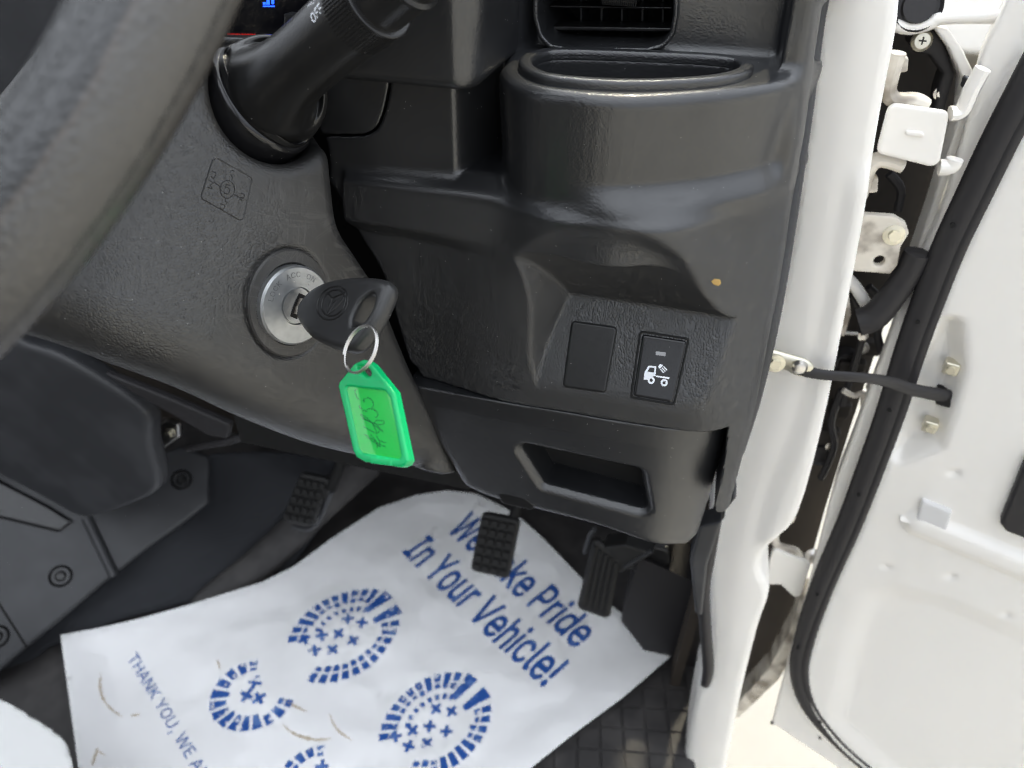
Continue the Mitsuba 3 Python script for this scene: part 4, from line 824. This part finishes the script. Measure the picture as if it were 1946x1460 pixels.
from scipy.spatial import Delaunay
inside = sd_poly(pp, gxs[:, 0], gxs[:, 1]) < -0.003
bnd = np.array([pg.exterior.interpolate(t).coords[0] for t in np.arange(0, pg.length, 0.005)])
pts2 = np.vstack([gxs[inside], bnd]); tri_ = Delaunay(pts2).simplices; cen = pts2[tri_].mean(1); tri_ = tri_[sd_poly(pp, cen[:, 0], cen[:, 1]) < 0.0003]
sheet = trimesh.Trimesh(np.c_[pts2, zpap(pts2[:, 0], pts2[:, 1])], tri_, process=False)
if sheet.face_normals[:, 2].mean() < 0: sheet.invert()
obj('sheet', sheet, 'paper', paper, smooth=True)
def text_poly(txt, bold=True):
    m = meshkit.text_mesh(txt, 1.0, 0.1, bold); v = m.vertices; fsel = np.abs(m.face_normals[:, 2]-1) < 1e-3
    return m, fsel
def floor_text(txt, pa, pb, cap, shear, squeeze=1.0, bold=True, name='lettering'):
    """lettering from floor point pa to pb (baseline), capitals cap metres tall"""
    m = meshkit.text_mesh(txt, 1.0, 0.1, bold); m = m.submesh([np.abs(m.face_normals[:, 2]-1) < 1e-3], append=True)
    w = m.bounds[1][0]; ex = pb-pa; L = np.linalg.norm(ex); ex = ex/L; ey = np.array([-ex[1], ex[0]])
    v = m.vertices; q = pa+ex*(v[:, :1]*L/w+shear*v[:, 1:2]*cap)+ey*v[:, 1:2]*cap
    mm = trimesh.Trimesh(np.c_[q, q[:, 0]*0], m.faces)
    vv, ff = trimesh.remesh.subdivide_to_size(mm.vertices, mm.faces, 0.012, max_iter=12); mm = trimesh.Trimesh(vv, ff)
    mm.vertices[:, 2] = zpap(mm.vertices[:, 0], mm.vertices[:, 1])+0.0007
    if mm.face_normals[:, 2].mean() < 0: mm.invert()
    obj(name, mm, 'blue_ink', paper, smooth=False)
def f2(u, v): return zp(u, v, PZ)[:2]
def capshear(pa, pb, top):
    ex = pb-pa; ex = ex/np.linalg.norm(ex); ey = np.array([-ex[1], ex[0]]); t = top-pa; return t@ey, (t@ex)/(t@ey)
a_, b_ = f2(763, 1047), f2(1033, 1310); c_, s_ = capshear(a_, b_, f2(812, 1014)); print('text', c_, s_)
floor_text('In Your Vehicle!', a_, b_, c_, s_)
a_, b_ = f2(848, 1006), f2(1094, 1236); floor_text('We Take Pride', a_, b_, c_*1.0, s_)
a_, b_ = f2(238, 1246), f2(392, 1560); c2, s2 = capshear(a_, b_, f2(262, 1244)); print('text2', c2, s2)
floor_text('THANK YOU, WE APPRECIATE', a_, f2(470, 1640), abs(c2), 0.0, bold=False)
# shoe prints
def bar(p, q, w0, w1):
    d = q-p; n_ = np.array([-d[1], d[0]])/np.linalg.norm(d); return sg.Polygon([p+n_*w0, q+n_*w1, q-n_*w1, p-n_*w0])
def cross(c, r, th):
    return shapely.union_all([bar(c-r*np.array([math.cos(t), math.sin(t)]), c+r*np.array([math.cos(t), math.sin(t)]), r*0.28, r*0.28) for t in (th, th+math.pi/2)])
def shoe(cpx, apx, bpx, kind, seed):
    """cpx centre, apx the tip of the long axis, bpx the side of the short axis, in pixels"""
    rg = random.Random(seed); c, A, Bv = f2(*cpx), f2(*apx), f2(*bpx); A, Bv = A-c, Bv-c; ps = []
    E = lambda t, r: c+A*math.cos(t)*r+Bv*math.sin(t)*r
    tt = np.linspace(0, 2*np.pi, 400); pt = np.array([E(t, 1.0) for t in tt]); al = np.r_[0, np.cumsum(np.linalg.norm(np.diff(pt, axis=0), axis=1))]
    n = 30 if kind == 'fore' else 19; sp0 = al[-1]/n; w = sp0*0.31
    for k in range(n):
        t = float(np.interp((k+0.5)*sp0, al, tt))
        if math.cos(t) < (-0.9 if kind == 'fore' else -0.6): continue
        if kind == 'fore' and math.cos(t) > 0.86: continue
        big = kind == 'heel' and math.cos(t) > 0.4
        r0 = (0.56 if big else 0.66)+0.06*rg.random(); ps.append(bar(E(t, r0), E(t, 1.0), w*(0.55 if big else 0.75), w*(1.25 if big else 1.05)))
        if not big and rg.random() < 0.6: ps[-1] = ps[-1].difference(bar(E(t-0.12, 0.82), E(t+0.12, 0.82), w*0.3, w*0.3))
    if kind == 'fore':
        for t, r in ((0.35, 0.5), (-0.3, 0.52)):
            ps.append(bar(E(t, r), E(t*0.75, 1.0), w*0.9, w*1.9))
        for k in range(8):
            t = 0.45+k*0.27; ps.append(bar(E(t, 0.46), E(t, 0.57), w*0.55, w*0.65))
        sp_ = [(-0.55, 0.0), (-0.35, 0.22), (-0.3, -0.2), (-0.1, 0.05), (0.05, -0.28), (0.15, 0.25), (-0.62, 0.35), (0.32, -0.02)]
    else: sp_ = [(-0.25, 0.25), (0.1, 0.1), (-0.05, -0.2)]
    for x, y in sp_: ps.append(cross(c+A*x+Bv*y, w*1.75, rg.random()*3))
    sh = shapely.union_all(ps)
    # worn print: small bites
    bites = [sg.Point(*(E(rg.random()*6.28, 0.4+0.65*rg.random()))).buffer(w*(0.2+0.35*rg.random()), quad_segs=2) for _ in range(70)]
    sh = sh.difference(shapely.union_all(bites)).intersection(pg.buffer(-0.002))
    obj('shoe_print', draped(sh, 0.0007, 0.01), 'blue_ink', paper, smooth=False)
shoe((655, 1200), (752, 1140), (620, 1138), 'fore', 1)
shoe((480, 1322), (410, 1370), (436, 1278), 'heel', 2)
shoe((828, 1372), (916, 1300), (776, 1306), 'fore', 3)
shoe((606, 1478), (538, 1526), (562, 1434), 'heel', 4)
def streak(pts, w, seed):
    rg = np.random.default_rng(seed); c = curve(np.array([f2(*p) for p in pts]), 10); t = np.gradient(c, axis=0); n_ = np.c_[-t[:, 1], t[:, 0]]/np.linalg.norm(t, axis=1, keepdims=True)
    ww = w*np.sin(np.linspace(0.1, np.pi-0.1, len(c)))*(0.4+0.9*rg.random(len(c))); P = np.vstack([c+n_*ww[:, None], (c-n_*ww[:, None]*0.6)[::-1]])
    obj('mud_streak', draped(sg.Polygon(P).buffer(0), 0.0006, 0.01), 'mud', paper, smooth=False)
for k, (pts, w) in enumerate((([(190, 1275), (188, 1305), (200, 1335), (230, 1358)], 0.0016), ([(540, 1330), (560, 1342), (585, 1352)], 0.002), ([(535, 1375), (560, 1395), (600, 1405), (630, 1402)], 0.0022), ([(625, 1355), (640, 1385), (668, 1405)], 0.0016), ([(186, 1420), (180, 1440), (176, 1458)], 0.0018), ([(180, 1425), (200, 1435)], 0.0013), ([(412, 1255), (420, 1275)], 0.0012), ([(245, 1355), (262, 1352)], 0.0018))):
    streak(pts, w, k)
# pedals
def pedal(name, label, quad, y0, tilt, studs, rows, ribs=False):
    pd = thing(name, label, 'pedal'); c = Y(sum(q[0] for q in quad)/4, sum(q[1] for q in quad)/4, y0)
    fr = Frame(c, [1, 0, 0], [0.0, -math.cos(tilt), math.sin(tilt)]); P = rrect(fr.px(quad), 0.006)
    obj('pad', plate(fr, P, -0.010, 0.0, 0.004, 0.0012), 'pedal_rubber', pd, smooth=True)
    q = fr.px(quad)
    def bil(s, t): return (1-t)*((1-s)*q[0]+s*q[1])+t*((1-s)*q[3]+s*q[2])
    if ribs:
        for i in range(5):
            s = (i+0.8)/5.6; obj('rib', tube([fr.w([*bil(s, 0.10), 0.0]), fr.w([*bil(s, 0.5), 0.0005]), fr.w([*bil(s, 0.92), 0.0])], 0.0024, 8, 3), 'pedal_rubber', pd)
    else:
        for i in range(studs):
            for j in range(rows):
                p = bil((i+0.75)/(studs+0.5), (j+0.75)/(rows+0.5)); w_ = 0.0042
                b_ = box([-w_, -w_, -0.001], [w_, w_, 0.0026]); b_.vertices[:, :2] *= np.where(b_.vertices[:, 2:] > 0.001, 0.72, 1)
                obj('stud', Frame(fr.w([*p, 0]), fr.a, fr.n).mesh(b_), 'pedal_rubber', pd, smooth=False)
    return pd, fr
pb, f_ = pedal('brake_pedal', 'black brake pedal with square rubber studs, over the paper lettering', [(915, 976), (988, 990), (966, 1103), (892, 1086)], 0.475, 0.35, 4, 6)
obj('arm', tube([f_.o-f_.n*0.012+np.array([0.012, 0, 0.02]), f_.o-f_.n*0.02+np.array([0.02, 0.02, 0.08]), f_.o+np.array([0.02, 0.05, 0.25])], 0.006, 10, 4), 'matt_black', pb)
pc, f_ = pedal('clutch_pedal', 'dim black clutch pedal with studded rubber pad, left of the brake pedal', [(570, 900), (628, 912), (594, 1003), (532, 990)], 0.49, 0.35, 4, 5)
obj('arm', tube([Y(630, 935, 0.495), Y(605, 990, 0.495), Y(585, 1006, 0.495), Y(556, 1002, 0.495)], 0.003, 10, 4), 'grey_plastic', pc)
obj('arm', tube([Y(628, 930, 0.50), Y(650, 870, 0.52), Y(660, 800, 0.54)], 0.006, 10, 4), 'matt_black', pc)
pa_, f_ = pedal('accelerator_pedal', 'black accelerator pedal with vertical ribs, right of the brake pedal', [(1128, 1018), (1180, 1062), (1158, 1180), (1095, 1158)], 0.475, 0.35, 3, 5, ribs=True)
obj('arm', plate(WF, xz([(1150, 1035), (1190, 1030), (1245, 1045), (1180, 1085)], 0.49), -0.505, -0.485, 0.003, 0.0014), 'pedal_rubber', pa_)
obj('sensor_housing', plate(WF, rrect(xz([(1185, 1020), (1275, 1040), (1278, 1065), (1240, 1088), (1190, 1075)], 0.51), 0.004), -0.55, -0.505, 0.004, 0.0014), 'smooth_black', pa_)
obj('stay', tube([Y(1185, 1078, 0.485), Y(1240, 1046, 0.485)], 0.0022, 8, 1), 'grey_plastic', pa_)
obj('stay', tube([Y(1112, 1050, 0.50), Y(1122, 1018, 0.50), Y(1130, 1005, 0.50)], 0.003, 8, 3), 'grey_plastic', pa_)
# footwell trim
obj('kick_panel', prism(WF, xz([(1215, 1060), (1330, 1110), (1345, 1250), (1335, 1310), (1250, 1270), (1180, 1180)], 0.50), -0.55, -0.50), 'rubber', body, smooth=False)
cp = thing('centre_console', 'grey plastic centre console panel at the lower left, out of focus', 'console')
cpp = curve(xz([(-120, 600), (45, 655), (108, 676), (200, 730), (276, 788), (284, 850), (300, 915), (285, 945), (200, 978), (150, 984), (95, 955), (0, 905), (-120, 850)], 0.40), 3, closed=True)
obj('main_panel', plate(WF, cpp, -0.422, -0.40, 0.008, 0.0022), 'grey_plastic', cp, smooth=True)
q0, q1, q2 = Z(85, 1235, FLZ), Z(555, 1072, FLZ), Y(430, 870, 0.57)
cn = nrm(np.cross(q1-q0, q2-q0)); cn = cn if cn@q0 < 0 else -cn
CP = Frame(q0, q1-q0, cn); LP = Frame(q0+cn*0.03, q1-q0, cn)
lp = LP.px([(-220, 700), (150, 800), (280, 800), (290, 868), (345, 846), (398, 866), (397, 955), (352, 992), (270, 1050), (200, 1105), (100, 1190), (0, 1275), (-220, 1420)])
obj('lower_panel', plate(LP, lp, -0.012, 0.0, 0.003, 0.003), 'grey_plastic', cp, smooth=True, label='lower console panel with round push clips')
for u, v in ((345, 912), (115, 1095), (-6, 1210)):
    fr = Frame(LP.w([*LP.px([(u, v)])[0], 0.0005]), LP.a, LP.n); obj('push_clip', lathe(fr, [(0, 0.001), (0.004, 0.0015), (0.006, -0.0005), (0.0095, -0.0005), (0.0112, 0.002), (0.0125, 0.0), (0.0125, -0.004), (0, -0.004)], 32), 'smooth_black', cp)
obj('rib_step', tube([LP.w([*p, 0.0]) for p in LP.px([(165, 985), (218, 1095)])], 0.006, 12, 1), 'grey_plastic', cp)
obj('panel_seam', tube([LP.w([*p, 0.0]) for p in LP.px([(-10, 1135), (52, 1232)])], 0.0012, 6, 1), 'matt_black', cp)
obj('shadow_gap', plate(LP, LP.px([(-120, 858), (0, 912), (95, 962), (140, 990), (112, 1012), (0, 985), (-120, 940)]), 0.0, 0.004, 0.002, 0.002), 'gloss_black', cp)
car = thing('carpet', 'dark grey carpet on the transmission tunnel', 'carpet')
cpo = CP.px([(-250, 1300), (0, 1180), (300, 950), (400, 860), (560, 860), (720, 880), (640, 960), (556, 1078), (380, 1142), (230, 1180), (90, 1232), (20, 1300), (-250, 1420)])
def carp(d, a, b, n): return d
ca_lo, ca_hi = cpo.min(0), cpo.max(0)
def fcar(a, b, n):
    h = 0.012*np.sin(a*38+b*20+0.6)*np.exp(-((b-0.13)/0.07)**2)
    return smax((n-h)*0.85, np.maximum(sd_poly(cpo, a, b), -n-0.05), 0.004)
obj('sheet', fsolid(CP, fcar, [ca_lo[0], ca_lo[1], -0.06], [ca_hi[0], ca_hi[1], 0.03], 0.004), 'carpet', car, smooth=True)
obj('tunnel_edge', tube([CP.w([*p, 0.006]) for p in CP.px([(700, 880), (610, 960), (490, 1075), (400, 1150), (380, 1200)])], 0.022, 16, 5, squash=(CP.n, 0.4)), 'mat_rubber', car, label='brown rubber edge beside the carpet')
br = thing('metal_bracket', 'shiny metal bracket with a bolt under the steering column', 'bracket')
obj('plate', plate(WF, rrect(xz([(285, 820), (315, 800), (338, 808), (340, 832), (300, 860), (290, 850)], 0.455), 0.002), -0.462, -0.455, 0.002, 0.0009), 'steel', br)
bolt(322, 824, 0.454, 0.006, 'bolt', 'bolt_zinc', parent=br)
hr = thing('wiring_conduit', 'corrugated black wiring conduit under the steering column', 'conduit')
cpt = [Y(355, 852, 0.44), Y(400, 845, 0.44), Y(440, 838, 0.44), Y(470, 826, 0.445)]; cc_ = curve(np.array(cpt), 12)
obj('tube', tube(cc_, 0.0032+0.0006*(np.arange(len(cc_)) % 2), 12, 1), 'rubber', hr, smooth=False)
uc = thing('under_column_cover', 'dark plastic flap under the steering column', 'cover')
obj('flap', plate(WF, xz([(200, 705), (330, 757), (440, 805), (435, 830), (400, 825), (340, 790), (250, 740)], 0.385), -0.39, -0.382, 0.002, 0.0014), 'rubber', uc)
ws = thing('white_plastic_sheet', 'white plastic sheet at the lower left corner beside the paper mat', 'sheet')
WSF = Frame(Z(60, 1400, -0.62), [1, 0, 0], [0.1, -0.25, 1.0])
obj('sheet', plate(WSF, curve(WSF.px([(-200, 1250), (0, 1328), (60, 1362), (110, 1395), (130, 1425), (140, 1470), (160, 1600), (-200, 1600)]), 3, closed=True), -0.004, 0.0, 0.002, 0.003), 'white_sheet', ws, smooth=True)
